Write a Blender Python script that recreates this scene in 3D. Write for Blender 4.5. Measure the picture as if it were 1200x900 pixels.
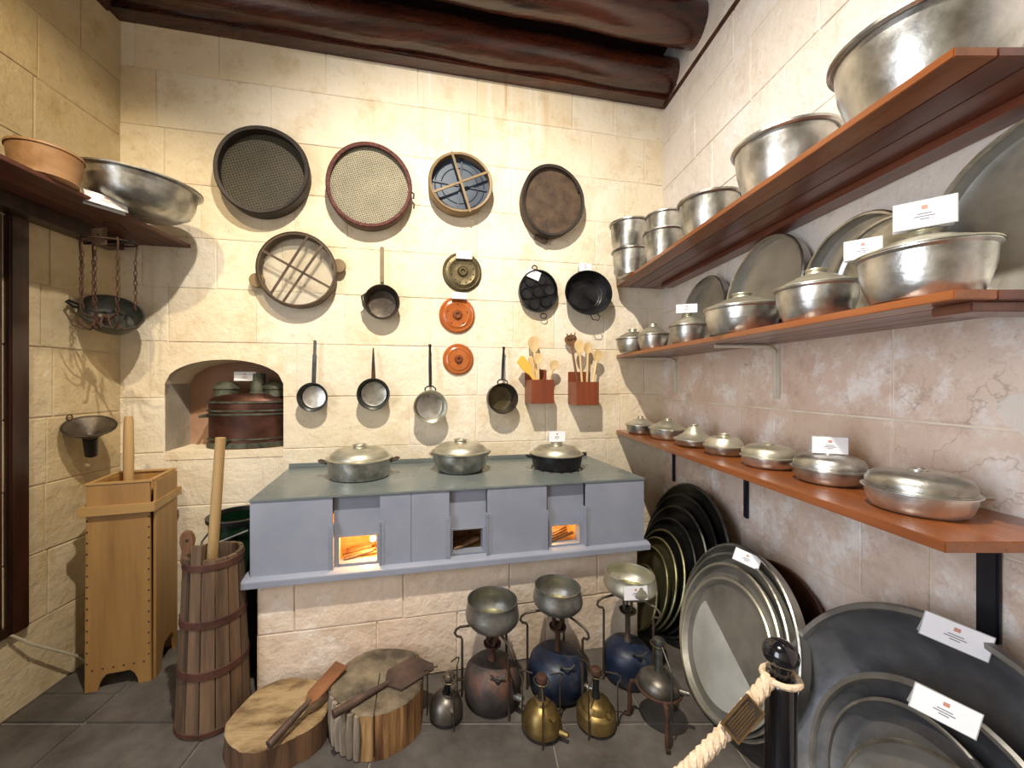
import bpy, bmesh, math, random
from mathutils import Matrix, Vector
R = math.radians
rnd = random.Random(7)
scn = bpy.context.scene
for o in list(bpy.data.objects): bpy.data.objects.remove(o)

# ------------------------------------------------------------ camera
F, CX, CY, H = 455.0, 558.0, 448.0, 1.5          # pixels of a 1200 x 900 frame, eye height in metres
cam_d = bpy.data.cameras.new('camera'); cam = bpy.data.objects.new('camera', cam_d)
scn.collection.objects.link(cam); scn.camera = cam
cam.location = (0, 0, H); cam.rotation_euler = (R(90), 0, 0)
cam_d.sensor_fit = 'HORIZONTAL'; cam_d.sensor_width = 36; cam_d.lens = F/1200*36
cam_d.shift_x = (600-CX)/1200; cam_d.shift_y = (CY-450)/1200; cam_d.clip_start = .02

# ------------------------------------------------------------ light
w = bpy.data.worlds.new('daylight'); scn.world = w; w.use_nodes = True
w.node_tree.nodes['Background'].inputs[0].default_value = (.90, .93, 1.0, 1)
w.node_tree.nodes['Background'].inputs[1].default_value = 1.2
def spot(name, loc, aim, power, col, size, blend, rad=.035):
    d = bpy.data.lights.new(name, 'SPOT'); d.energy = power; d.color = col; d.spot_size = R(size); d.spot_blend = blend
    d.shadow_soft_size = rad; o = bpy.data.objects.new(name, d); scn.collection.objects.link(o); o.location = loc
    o.rotation_euler = (Vector(aim)-Vector(loc)).to_track_quat('-Z', 'Y').to_euler(); return o
spot('spot_or_fill', (-.15, .6, 3.93), (.22, 2.4, 1.0), 500, (1, .90, .75), 122, 1.0)
spot('spot_or_fill', (-.9, .06, 3.88), (-2.2, 2.2, 2.0), 165, (1, .80, .48), 46, .7)
spot('spot_or_fill', (.1, .2, 3.93), (1.45, 1.0, 2.0), 15, (1, .93, .86), 62, .9, .12)  # extra soft fill added for the right wall, not a lamp of the room
wd = bpy.data.lights.new('added_daylight', 'AREA'); wd.shape = 'RECTANGLE'; wd.size = 1.5; wd.size_y = 2.3; wd.energy = 84; wd.color = (.86, .91, 1.0)
wl = bpy.data.objects.new('added_daylight', wd); scn.collection.objects.link(wl); wl.location = (-2.06, -.62, 1.8); wl.rotation_euler = (R(90), 0, R(-90))  # added area light: cool daylight from the left, behind the camera
scn.view_settings.view_transform = 'Standard'; scn.view_settings.look = 'None'
scn.view_settings.exposure = .26; scn.view_settings.gamma = 1; scn.view_settings.use_curve_mapping = False

# ------------------------------------------------------------ place: photo direction -> point on a known surface
AL = R(11.8); CA, SA = math.cos(AL), math.sin(AL)
DW = 2.66                                        # back wall, measured along its own normal
XR, XL = 1.453, -2.09                            # side walls
def ab(px, py): return (px-CX)/F, (CY-py)/F
def bw(px, py, off=0.0):                         # (u, z) on the back wall's plane moved off metres into the room
    a, b = ab(px, py); t = (DW-off)/(CA-a*SA); return t*(a*CA+SA), H+b*t
def UW(u, d, z): return Vector((u*CA-d*SA, u*SA+d*CA, z))
def fl(px, py, z=0.0):                           # point at height z
    a, b = ab(px, py); t = (z-H)/b; return Vector((a*t, t, z))
def span(l, r, X=None, near=None, z=None):       # round thing between two image columns -> centre and radius
    t1, t2 = math.atan((l-CX)/F), math.atan((r-CX)/F); m, d = (t1+t2)/2, abs(t2-t1)/2
    if X is not None: dist = X/math.sin(m)
    else:
        t = (z-H)/((CY-near)/F); dist = t/math.cos(m)/(1-.93*math.sin(d))
    return dist*math.sin(m), dist*math.cos(m), dist*math.sin(d)

# ------------------------------------------------------------ materials
MATS = {}
def newmat(name):
    m = bpy.data.materials.new(name); m.use_nodes = True; MATS[name] = m
    return m, m.node_tree.nodes, m.node_tree.links, m.node_tree.nodes['Principled BSDF']
def nd(N, t, **kw):
    n = N.new(t)
    for k, v in kw.items(): setattr(n, k, v)
    return n
def ramp(N, stops):
    r = N.new('ShaderNodeValToRGB'); e = r.color_ramp.elements
    while len(e) < len(stops): e.new(.5)
    for el, (p, c) in zip(e, stops): el.position = p; el.color = (*c, 1) if len(c) == 3 else c
    return r
def simple(name, c1, c2, scale=8, rough=.5, metal=0, bump=.1, bscale=None, rvar=.12, stretch=(1, 1, 1), lo=.35, hi=.7, rand=0, c3=None, spec=.5, detail=6, pos=False, coat=0):
    m, N, L, B = newmat(name)
    tc = N.new('ShaderNodeTexCoord'); mp = N.new('ShaderNodeMapping'); mp.inputs['Scale'].default_value = stretch
    if pos: g = N.new('ShaderNodeNewGeometry'); L.new(g.outputs['Position'], mp.inputs[0])
    else: L.new(tc.outputs['Object'], mp.inputs[0])
    oi = N.new('ShaderNodeObjectInfo')
    if not pos:
        ad = nd(N, 'ShaderNodeVectorMath', operation='ADD'); L.new(mp.outputs[0], ad.inputs[0])
        sc = nd(N, 'ShaderNodeVectorMath', operation='SCALE'); sc.inputs[0].default_value = (7, 13, 5); L.new(oi.outputs['Random'], sc.inputs['Scale'])
        L.new(sc.outputs[0], ad.inputs[1]); src = ad.outputs[0]
    else: src = mp.outputs[0]
    n = N.new('ShaderNodeTexNoise'); n.inputs['Scale'].default_value = scale; n.inputs['Detail'].default_value = detail; n.inputs['Roughness'].default_value = .62
    L.new(src, n.inputs['Vector'])
    st = [(lo, c1), (hi, c2)] if c3 is None else [(lo, c1), ((lo+hi)/2, c3), (hi, c2)]
    r = ramp(N, st); L.new(n.outputs['Fac'], r.inputs[0]); col = r.outputs[0]
    if rand:
        hs = N.new('ShaderNodeHueSaturation'); mr = N.new('ShaderNodeMapRange'); mr.inputs[3].default_value = 1-rand; mr.inputs[4].default_value = 1+rand
        L.new(oi.outputs['Random'], mr.inputs[0]); L.new(mr.outputs[0], hs.inputs['Value']); L.new(col, hs.inputs['Color']); col = hs.outputs[0]
    L.new(col, B.inputs['Base Color']); B.inputs['Metallic'].default_value = metal
    B.inputs['Specular IOR Level'].default_value = spec; B.inputs['Coat Weight'].default_value = coat; B.inputs['Coat Roughness'].default_value = .12
    n2 = N.new('ShaderNodeTexNoise'); n2.inputs['Scale'].default_value = bscale or scale*4; n2.inputs['Detail'].default_value = 4; L.new(src, n2.inputs['Vector'])
    mr = N.new('ShaderNodeMapRange'); mr.inputs[3].default_value = max(.02, rough-rvar); mr.inputs[4].default_value = min(1, rough+rvar)
    L.new(n2.outputs['Fac'], mr.inputs[0]); L.new(mr.outputs[0], B.inputs['Roughness'])
    if bump:
        b = N.new('ShaderNodeBump'); b.inputs['Strength'].default_value = bump; b.inputs['Distance'].default_value = .01
        L.new(n2.outputs['Fac'], b.inputs['Height']); L.new(b.outputs[0], B.inputs['Normal'])
    return m
def stone_mat(name, base, alt, stain, white, wamt, tint, streak=None):
    m, N, L, B = newmat(name)
    g = N.new('ShaderNodeNewGeometry'); oi = N.new('ShaderNodeObjectInfo')
    def noise(s, d=6, ro=.6, off=0):
        n = N.new('ShaderNodeTexNoise'); n.inputs['Scale'].default_value = s; n.inputs['Detail'].default_value = d; n.inputs['Roughness'].default_value = ro
        a = nd(N, 'ShaderNodeVectorMath', operation='ADD'); a.inputs[1].default_value = (off, off*1.7, off*.4); L.new(g.outputs['Position'], a.inputs[0]); L.new(a.outputs[0], n.inputs['Vector']); return n
    n1 = noise(2.3); r1 = ramp(N, [(.35, base), (.68, alt)]); L.new(n1.outputs['Fac'], r1.inputs[0])
    mix = lambda fac, A, Bc: None
    def mixc(fac, A, Bc):
        x = nd(N, 'ShaderNodeMix', data_type='RGBA'); L.new(fac, x.inputs[0]); L.new(A, x.inputs[6])
        if isinstance(Bc, tuple): x.inputs[7].default_value = (*Bc, 1)
        else: L.new(Bc, x.inputs[7])
        return x.outputs[2]
    n2 = noise(5.5, 8, .7, 3); r2 = ramp(N, [(.51, (0, 0, 0)), (.72, (.62, .62, .62))]); L.new(n2.outputs['Fac'], r2.inputs[0])
    c = mixc(r2.outputs[0], r1.outputs[0], stain)
    n3 = noise(4.2, 9, .75, 9); r3 = ramp(N, [(.60-wamt, (0, 0, 0)), (.72-wamt, (.85, .85, .85))]); L.new(n3.outputs['Fac'], r3.inputs[0])
    c = mixc(r3.outputs[0], c, white)
    if streak:    # seeping water marks: pale and rusty runs below the beams
        mp = N.new('ShaderNodeMapping'); mp.inputs['Scale'].default_value = (17, 17, .8); L.new(g.outputs['Position'], mp.inputs[0])
        ns = N.new('ShaderNodeTexNoise'); ns.inputs['Scale'].default_value = 1; ns.inputs['Detail'].default_value = 5; L.new(mp.outputs[0], ns.inputs['Vector'])
        dn = nd(N, 'ShaderNodeVectorMath', operation='DISTANCE'); dn.inputs[1].default_value = streak; L.new(g.outputs['Position'], dn.inputs[0])
        md = N.new('ShaderNodeMapRange'); md.inputs[1].default_value = .62; md.inputs[2].default_value = .22; L.new(dn.outputs['Value'], md.inputs[0])
        for (lo_, hi_, cc) in ((.55, .66, (.52, .33, .13)), (.40, .30, (.87, .87, .88))):
            rs = N.new('ShaderNodeMapRange'); rs.inputs[1].default_value = lo_; rs.inputs[2].default_value = hi_; L.new(ns.outputs['Fac'], rs.inputs[0])
            mm = nd(N, 'ShaderNodeMath', operation='MULTIPLY'); L.new(rs.outputs[0], mm.inputs[0]); L.new(md.outputs[0], mm.inputs[1]); c = mixc(mm.outputs[0], c, cc)
    # fine dark hair cracks and pits
    n4 = noise(26, 5, .7, 5); r4 = ramp(N, [(.60, (0, 0, 0)), (.74, (.42, .42, .42))]); L.new(n4.outputs['Fac'], r4.inputs[0])
    c = mixc(r4.outputs[0], c, tuple(v*.55 for v in stain))
    n7 = noise(3.1, 5, .55, 14); r7 = ramp(N, [(.494, (0, 0, 0)), (.5, (.6, .6, .6)), (.506, (0, 0, 0))]); L.new(n7.outputs['Fac'], r7.inputs[0])
    n8 = noise(1.7, 3, .5, 21); r8 = ramp(N, [(.54, (0, 0, 0)), (.66, (.75, .75, .75))]); L.new(n8.outputs['Fac'], r8.inputs[0])
    m7 = nd(N, 'ShaderNodeMix', data_type='RGBA', blend_type='MULTIPLY'); m7.inputs[0].default_value = 1; L.new(r7.outputs[0], m7.inputs[6]); L.new(r8.outputs[0], m7.inputs[7])
    c = mixc(m7.outputs[2], c, tuple(v*.6 for v in stain))
    rr = ramp(N, [(0, tint[0]), (.34, tint[1]), (.7, (1, 1, 1)), (1, tint[2])]); L.new(oi.outputs['Random'], rr.inputs[0])
    mu = nd(N, 'ShaderNodeMix', data_type='RGBA', blend_type='MULTIPLY'); mu.inputs[0].default_value = 1; L.new(c, mu.inputs[6]); L.new(rr.outputs[0], mu.inputs[7])
    L.new(mu.outputs[2], B.inputs['Base Color']); B.inputs['Roughness'].default_value = .85; B.inputs['Specular IOR Level'].default_value = .25
    n5 = noise(34, 6, .65); b = N.new('ShaderNodeBump'); b.inputs['Strength'].default_value = .5; b.inputs['Distance'].default_value = .010; L.new(n5.outputs['Fac'], b.inputs['Height'])
    n6 = noise(7, 4, .6, 2); b2 = N.new('ShaderNodeBump'); b2.inputs['Strength'].default_value = .45; b2.inputs['Distance'].default_value = .03; L.new(n6.outputs['Fac'], b2.inputs['Height']); L.new(b.outputs[0], b2.inputs['Normal'])
    L.new(b2.outputs[0], B.inputs['Normal']); return m
S_BACK = stone_mat('limestone_back', (.76, .68, .53), (.82, .75, .63), (.58, .44, .25), (.85, .82, .77), .0, ((.95, .89, .78), (1, .98, .94), (1, .96, .90)), (.02, 2.73, 3.5))
S_RIGHT = stone_mat('limestone_right', (.66, .51, .42), (.78, .66, .58), (.46, .30, .21), (.90, .88, .87), .10, ((.95, .93, .92), (1, .98, .97), (.97, .94, .9)))
S_RIGHTW = stone_mat('limestone_right_whitewashed', (.70, .645, .59), (.755, .705, .655), (.56, .47, .38), (.80, .79, .80), .05, ((.98, .96, .95), (1, .99, .98), (.98, .96, .93)))
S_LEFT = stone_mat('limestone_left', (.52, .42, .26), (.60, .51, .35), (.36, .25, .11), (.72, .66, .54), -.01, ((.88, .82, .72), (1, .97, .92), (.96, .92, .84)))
S_BASE = stone_mat('limestone_base', (.70, .56, .44), (.76, .66, .55), (.50, .38, .26), (.85, .80, .75), .06, ((.97, .93, .9), (1, .98, .96), (1, .95, .9)))
MORT = simple('pale_mortar', (.70, .60, .46), (.86, .82, .76), 6, .9, bump=.4, bscale=60, pos=True, spec=.2)
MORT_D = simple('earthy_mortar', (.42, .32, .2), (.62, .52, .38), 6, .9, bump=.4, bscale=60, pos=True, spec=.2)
PLAST = simple('white_plaster', (.78, .78, .78), (.87, .86, .85), 3, .85, bump=.3, bscale=30, pos=True, spec=.2)
SLATE = simple('slate_slab', (.05, .043, .038), (.135, .122, .11), 3.2, .45, bump=.4, bscale=22, pos=True, rand=.18, c3=(.088, .078, .07))
GROUT = simple('floor_grout', (.14, .125, .11), (.26, .24, .21), 9, .9, pos=True)
NICHE = simple('niche_plaster', (.34, .20, .14), (.46, .30, .22), 4, .9, bump=.3, pos=True, spec=.2)
def wood(name, c1, c2, axis=2, scale=5, rough=.45, bump=.12, coat=0, rand=.08, c3=None, lo=.3, hi=.72):
    s = [9, 9, 9]; s[axis] = .7
    return simple(name, c1, c2, scale, rough, 0, bump, scale*2.2, .1, tuple(s), lo, hi, rand, c3, coat=coat)
BEAM = wood('varnished_beam', (.010, .004, .003), (.10, .022, .009), 0, 1.6, .28, .4, .5)
CEILW = wood('dark_ceiling_board', (.015, .007, .005), (.05, .02, .012), 0, 2, .5)
SHELF = wood('orange_shelf_wood', (.17, .048, .012), (.29, .088, .02), 1, 2.6, .3, .06, .35, .05)
SHELF_R = wood('red_brown_shelf_wood', (.085, .022, .013), (.20, .058, .03), 1, 2.6, .33, .06, .3, .22)
DARKW = wood('dark_frame_wood', (.006, .0025, .002), (.05, .014, .008), 2, 2, .35, .1, .2)
LSHELF = wood('dark_shelf_wood', (.05, .014, .008), (.13, .036, .018), 1, 2, .4, .1, .1)
BOXW = wood('golden_box_wood', (.25, .13, .038), (.40, .225, .075), 2, 1.7, .5, .08, 0, .06)
BAND = wood('pale_batten_wood', (.34, .20, .065), (.45, .27, .10), 0, 1.7, .5, .08)
STAVE = wood('weathered_stave', (.035, .018, .010), (.21, .135, .078), 2, 2.1, .75, .5, 0, .2, (.135, .08, .045))
HOOP = simple('rusty_hoop', (.045, .016, .010), (.12, .045, .028), 14, .7, .2, .2)
STICK = wood('pale_stick_wood', (.33, .20, .075), (.48, .32, .145), 2, 2, .6, .12)
SPOON = wood('spoon_wood', (.60, .40, .17), (.74, .55, .29), 2, 2, .6, .05, 0, .1)
SPOONY = wood('yellow_spatula_wood', (.70, .40, .05), (.78, .50, .10), 2, 2, .6, .05)
SPOOND = wood('dark_spoon_wood', (.10, .045, .02), (.24, .12, .055), 2, 3, .5, .1)
SBOX = wood('red_wood_box', (.15, .032, .012), (.26, .062, .022), 2, 3, .38, .05, .2, .06)
BOWLW = wood('turned_bowl_wood', (.26, .125, .05), (.46, .27, .13), 1, 2, .5, .1)
LOGTOP = simple('cut_log_top', (.10, .055, .022), (.37, .26, .13), 6, .85, 0, .5, 40, .1, (.8, 2.2, 2), .34, .56, 0, (.25, .165, .075))
LOGTOP2 = simple('grey_log_top', (.06, .045, .028), (.25, .195, .125), 9, .85, 0, .5, 40)
BARK = wood('log_side', (.07, .028, .010), (.46, .28, .12), 2, 2.4, .85, 1, 0, .1, (.28, .14, .045), .36, .66)
BARK2 = wood('weathered_bark', (.05, .034, .02), (.40, .33, .25), 2, 2.6, .9, .9, 0, .1)
CUTRED = wood('log_red_side', (.05, .022, .010), (.19, .10, .048), 2, 1.7, .85, .6)
ALU = simple('worn_aluminium', (.22, .215, .195), (.66, .655, .62), 7, .34, .95, .2, 26, .14, c3=(.46, .455, .42), rand=.06)
ALUB = simple('bright_aluminium', (.32, .315, .29), (.78, .78, .77), 5, .33, .95, .2, 20, .14, c3=(.58, .575, .55), rand=.05)
ALUY = simple('yellowed_aluminium', (.46, .44, .34), (.64, .62, .52), 5, .42, .85, .08, 26, .10, rand=.06)
TIN = simple('dull_tinned_tray', (.30, .295, .27), (.52, .51, .475), 4, .44, .85, .12, 24, .10, c3=(.43, .42, .39), rand=.06)
TINF = simple('matt_tray_face', (.36, .36, .335), (.50, .50, .47), 5, .6, .2, .12, 40, .08)
ZINC = simple('dark_zinc', (.11, .115, .13), (.30, .305, .32), 4, .46, .7, .15, 20, .1, rand=.08)
ZINCR = simple('zinc_rim', (.30, .30, .29), (.46, .46, .44), 8, .42, .9, .1)
GREENB = simple('olive_brass_tray', (.20, .19, .10), (.42, .40, .24), 5, .38, .9, .1, 22)
BLACKT = simple('blackened_tray', (.008, .008, .008), (.028, .027, .025), 6, .42, .5, .1, 22, rand=.2)
BROWNT = simple('brown_copper_tray', (.085, .034, .022), (.13, .055, .036), 5, .45, .3, .08)
POTM = simple('dull_hammered_pot', (.20, .20, .185), (.40, .395, .37), 6, .42, .9, .25, 30)
IRON = simple('black_iron', (.006, .006, .007), (.03, .03, .034), 8, .38, .4, .2, 30)
DIRON = simple('brown_iron', (.035, .026, .02), (.11, .085, .06), 9, .5, .5, .25, 30)
GIRON = simple('grey_iron', (.05, .052, .045), (.15, .15, .135), 9, .45, .7, .2, 30)
RUST = simple('rusted_iron', (.03, .014, .009), (.11, .045, .024), 14, .75, .3, .35, 50)
BLADE = simple('dark_blade', (.055, .034, .026), (.14, .09, .068), 9, .6, .4, .3, 30)
BLADER = simple('rusty_blade', (.12, .045, .018), (.30, .125, .05), 5, .7, .25, .3, 30)
BRASS = simple('aged_brass', (.12, .08, .028), (.34, .24, .09), 7, .42, .85, .1, 20)
BRASSD = simple('dark_brass', (.07, .055, .026), (.18, .145, .075), 9, .45, .7, .25, 26)
STEELT = simple('worn_steel_tank', (.06, .054, .046), (.20, .18, .155), 8, .4, .8, .15, 26)
TANKR = simple('rusty_brown_tank', (.02, .017, .016), (.15, .06, .036), 9, .6, .2, .2, 30, c3=(.055, .042, .038))
TANKB = simple('chipped_blue_tank', (.004, .008, .024), (.06, .06, .06), 9, .45, .2, .2, 24, c3=(.010, .020, .048))
COPPER = simple('dark_copper', (.05, .022, .016), (.135, .058, .038), 6, .42, .75, .12, 24)
VERD = simple('verdigris_copper', (.035, .034, .022), (.16, .17, .125), 12, .55, .5, .25, 40)
CERAM = simple('orange_glaze', (.34, .085, .016), (.44, .135, .032), 6, .22, 0, .06, 14)
CERAMD = simple('brown_glaze', (.16, .045, .016), (.26, .085, .03), 6, .3)
PAINT = simple('blue_grey_paint', (.225, .245, .31), (.29, .31, .38), 3, .42, 0, .05, 10)
PAINTT = simple('grey_green_top', (.14, .165, .165), (.20, .225, .22), 3, .30, .1, .01, 8)
PAINTD = simple('rivet_grey', (.20, .22, .27), (.26, .28, .335), 5, .45)
HEARTH = simple('hearth_brick', (.42, .26, .12), (.62, .42, .22), 14, .9, 0, .3)
def weave(name, c1, c2, s):
    m, N, L, B = newmat(name); tc = N.new('ShaderNodeTexCoord'); out = []
    for ax, rot in (('X', .35), ('Z', .35)):
        mp = N.new('ShaderNodeMapping'); mp.inputs['Rotation'].default_value = (0, rot, 0); L.new(tc.outputs['Object'], mp.inputs[0])
        wv_ = nd(N, 'ShaderNodeTexWave', bands_direction=ax); wv_.inputs['Scale'].default_value = s; wv_.inputs['Distortion'].default_value = 2.5; wv_.inputs['Detail Scale'].default_value = 2; L.new(mp.outputs[0], wv_.inputs[0]); out.append(wv_.outputs['Fac'])
    mx = nd(N, 'ShaderNodeMath', operation='MAXIMUM'); L.new(out[0], mx.inputs[0]); L.new(out[1], mx.inputs[1])
    nz = N.new('ShaderNodeTexNoise'); nz.inputs['Scale'].default_value = 9; L.new(tc.outputs['Object'], nz.inputs[0]); mu = nd(N, 'ShaderNodeMath', operation='MULTIPLY'); mrz = N.new('ShaderNodeMapRange'); mrz.inputs[3].default_value = .38; mrz.inputs[4].default_value = .66; L.new(nz.outputs['Fac'], mrz.inputs[0]); L.new(mx.outputs[0], mu.inputs[0]); L.new(mrz.outputs[0], mu.inputs[1])
    r = ramp(N, [(.12, c1), (.62, c2)]); L.new(mu.outputs[0], r.inputs[0]); L.new(r.outputs[0], B.inputs['Base Color']); B.inputs['Roughness'].default_value = .8
    b = N.new('ShaderNodeBump'); b.inputs['Strength'].default_value = .5; b.inputs['Distance'].default_value = .002; L.new(mx.outputs[0], b.inputs['Height']); L.new(b.outputs[0], B.inputs['Normal']); return m
MESHD = weave('dark_sieve_mesh', (.012, .010, .006), (.10, .085, .055), 20)
MESHL = weave('tan_sieve_mesh', (.05, .042, .026), (.40, .36, .25), 24)
SIEVD = simple('dark_hoop_wood', (.010, .007, .005), (.036, .023, .015), 9, .6, 0, .2)
SIEVB = simple('brown_hoop_wood', (.035, .02, .008), (.11, .062, .026), 9, .5, 0, .2)
SIEVT = simple('tan_hoop_wood', (.14, .085, .033), (.27, .18, .08), 7, .55, 0, .15)
REDC = simple('red_binding', (.05, .011, .009), (.14, .042, .03), 40, .8, 0, .4, 120)
DRUMB = simple('blue_drum_skin', (.022, .034, .055), (.06, .085, .125), 5, .5, 0, .1)
HIDE = simple('brown_hide', (.045, .026, .015), (.115, .072, .042), 12, .75, 0, .35, 60)
ROPE = simple('hemp_rope', (.56, .42, .28), (.74, .60, .44), 30, .85, 0, .5, 120)
BLKP = simple('black_gloss_paint', (.003, .003, .005), (.008, .008, .012), 6, .1, 0, .02, coat=.4)
BLKM = simple('black_bracket_paint', (.005, .006, .01), (.014, .016, .024), 8, .4, 0, .05)
CREAMP = simple('cream_bracket_paint', (.56, .52, .42), (.66, .62, .54), 8, .5)
GREENP = simple('bottle_green_enamel', (.002, .012, .004), (.004, .022, .008), 4, .3, 0, .05)
PAPER = simple('white_paper', (.80, .80, .84), (.85, .85, .88), 6, .6, 0, 0)
INK = simple('grey_ink', (.16, .16, .2), (.2, .2, .24), 6, .7, 0, 0)
INKR = simple('red_ink', (.50, .22, .17), (.58, .28, .22), 6, .7, 0, 0)
ACRYL = simple('frosted_card_holder', (.42, .42, .43), (.52, .52, .53), 5, .25, 0, 0)
TAGM = simple('bronze_plate', (.035, .03, .026), (.11, .085, .06), 30, .4, .7, .2)
TAGG = simple('gilt_edge', (.17, .10, .04), (.26, .16, .07), 12, .4, .8, .1)
CORD = simple('pale_cord', (.45, .40, .28), (.55, .5, .38), 8, .7)
def glow(name, col, s):
    m, N, L, B = newmat(name); B.inputs['Base Color'].default_value = (*col, 1); B.inputs['Emission Color'].default_value = (*col, 1); B.inputs['Emission Strength'].default_value = s; return m
BULB = glow('lit_bulb', (1, .62, .22), 60)
GLASS, _N, _L, _B = newmat('clear_film'); _t = _N.new('ShaderNodeBsdfTransparent'); _m = _N.new('ShaderNodeMixShader'); _m.inputs[0].default_value = .16; _B.inputs['Base Color'].default_value = (.55, .52, .45, 1); _B.inputs['Roughness'].default_value = .15
_L.new(_t.outputs[0], _m.inputs[1]); _L.new(_B.outputs[0], _m.inputs[2]); _L.new(_m.outputs[0], _N['Material Output'].inputs[0])

# ------------------------------------------------------------ mesh helpers
I4 = Matrix.Identity(4)
FRONT = Matrix.Rotation(R(90), 4, 'X')           # a turned shape's axis (z) becomes -y: out of the wall
def T(x=0, y=0, z=0): return Matrix.Translation((x, y, z))
def RX(a): return Matrix.Rotation(R(a), 4, 'X')
def RY(a): return Matrix.Rotation(R(a), 4, 'Y')
def RZ(a): return Matrix.Rotation(R(a), 4, 'Z')
def SC(x, y, z): return Matrix.Diagonal((x, y, z, 1))
class MB:
    def __init__(s): s.v = []; s.f = []
    def add(s, v, f, M=None):
        k = len(s.v); s.v += [tuple(M @ Vector(p)) if M else tuple(p) for p in v]; s.f += [tuple(i+k for i in q) for q in f]; return s
    def lathe(s, prof, seg=40, M=None, wob=0):
        v, f, rows = [], [], []
        for r, z in prof:
            if r < 1e-5: rows.append([len(v)]*seg); v.append((0, 0, z))
            else:
                rows.append(list(range(len(v), len(v)+seg)))
                for k in range(seg):
                    a = 2*math.pi*k/seg; q = r*(1+wob*(math.sin(2*a+.7)+.6*math.sin(3*a+2)))
                    v.append((q*math.cos(a), q*math.sin(a), z))
        for A, B in zip(rows, rows[1:]):
            for k in range(seg):
                j = (k+1) % seg; q = []
                for i in (A[k], A[j], B[j], B[k]):
                    if i not in q: q.append(i)
                if len(q) > 2: f.append(tuple(q))
        return s.add(v, f, M)
    def tube(s, pts, r, seg=8, closed=False, M=None, cap=True):
        pts = [Vector(p) for p in pts]; n = len(pts); rr = r if isinstance(r, (list, tuple)) else [r]*n
        v, f = [], []; up = None
        for i, p in enumerate(pts):
            t = (pts[(i+1) % n]-pts[i-1]) if closed else (pts[min(i+1, n-1)]-pts[max(i-1, 0)])
            t.normalize()
            if up is None: up = Vector((0, 0, 1)) if abs(t.z) < .9 else Vector((1, 0, 0))
            x = up-t*up.dot(t)
            if x.length < 1e-4: x = Vector((1, .3, .2)); x -= t*x.dot(t)
            x.normalize(); y = t.cross(x); up = x
            for k in range(seg):
                a = 2*math.pi*k/seg; v.append(p+(x*math.cos(a)+y*math.sin(a))*rr[i])
        for i in range(n if closed else n-1):
            for k in range(seg):
                j = (k+1) % seg; i2 = (i+1) % n; f.append((i*seg+k, i*seg+j, i2*seg+j, i2*seg+k))
        if cap and not closed: f += [tuple(range(seg))[::-1], tuple((n-1)*seg+k for k in range(seg))]
        return s.add(v, f, M)
    def box(s, x0, x1, y0, y1, z0, z1, M=None):
        v = [(x, y, z) for x in (x0, x1) for y in (y0, y1) for z in (z0, z1)]
        return s.add(v, [(0, 1, 3, 2), (4, 6, 7, 5), (0, 4, 5, 1), (2, 3, 7, 6), (0, 2, 6, 4), (1, 5, 7, 3)], M)
    def prism(s, out, z0, z1, M=None):
        n = len(out); v = [(x, y, z0) for x, y in out]+[(x, y, z1) for x, y in out]
        f = [tuple(range(n))[::-1], tuple(range(n, 2*n))]+[(i, (i+1) % n, n+(i+1) % n, n+i) for i in range(n)]
        return s.add(v, f, M)
    def ball(s, r, M=None, seg=20):
        n = 10; return s.lathe([(r*math.sin(math.pi*i/n), -r*math.cos(math.pi*i/n)) for i in range(n+1)], seg, M)
    def build(s, name, mat, parent=None, smooth=38, bevel=0, rough=0):
        me = bpy.data.meshes.new(name); me.from_pydata(s.v, [], s.f); bm = bmesh.new(); bm.from_mesh(me)
        bmesh.ops.recalc_face_normals(bm, faces=bm.faces)
        if bevel: bmesh.ops.bevel(bm, geom=[e for e in bm.edges if len(e.link_faces) == 2 and e.calc_face_angle(0) > .5], offset=bevel, segments=2, affect='EDGES', clamp_overlap=True)
        bm.to_mesh(me); bm.free()
        if smooth: me.shade_smooth(); me.set_sharp_from_angle(angle=R(smooth))
        me.materials.append(mat); o = bpy.data.objects.new(name, me); scn.collection.objects.link(o)
        if parent: o.parent = parent
        return o
def tag(o, label=None, cat=None, group=None, kind=None):
    for k, v in (('label', label), ('category', cat), ('group', group), ('kind', kind)):
        if v: o[k] = v
    return o
def thing(name, label, cat, loc=(0, 0, 0), rot=(0, 0, 0), group=None):
    o = bpy.data.objects.new(name, None); o.empty_display_size = .05; scn.collection.objects.link(o); o.location = loc
    if isinstance(rot, Matrix): o.rotation_euler = rot.to_euler()
    else: o.rotation_euler = rot
    return tag(o, label, cat, group)
def struct(name, mb, mat, **k): return tag(mb.build(name, mat, **k), kind='structure')
def arc(cx, cy, r, a0, a1, n, ry=None): return [(cx+r*math.cos(R(a0+(a1-a0)*i/n)), cy+(ry or r)*math.sin(R(a0+(a1-a0)*i/n))) for i in range(n+1)]
def ring3(r, n, M=I4): return [M @ Vector((r*math.cos(2*math.pi*i/n), r*math.sin(2*math.pi*i/n), 0)) for i in range(n)]

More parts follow.
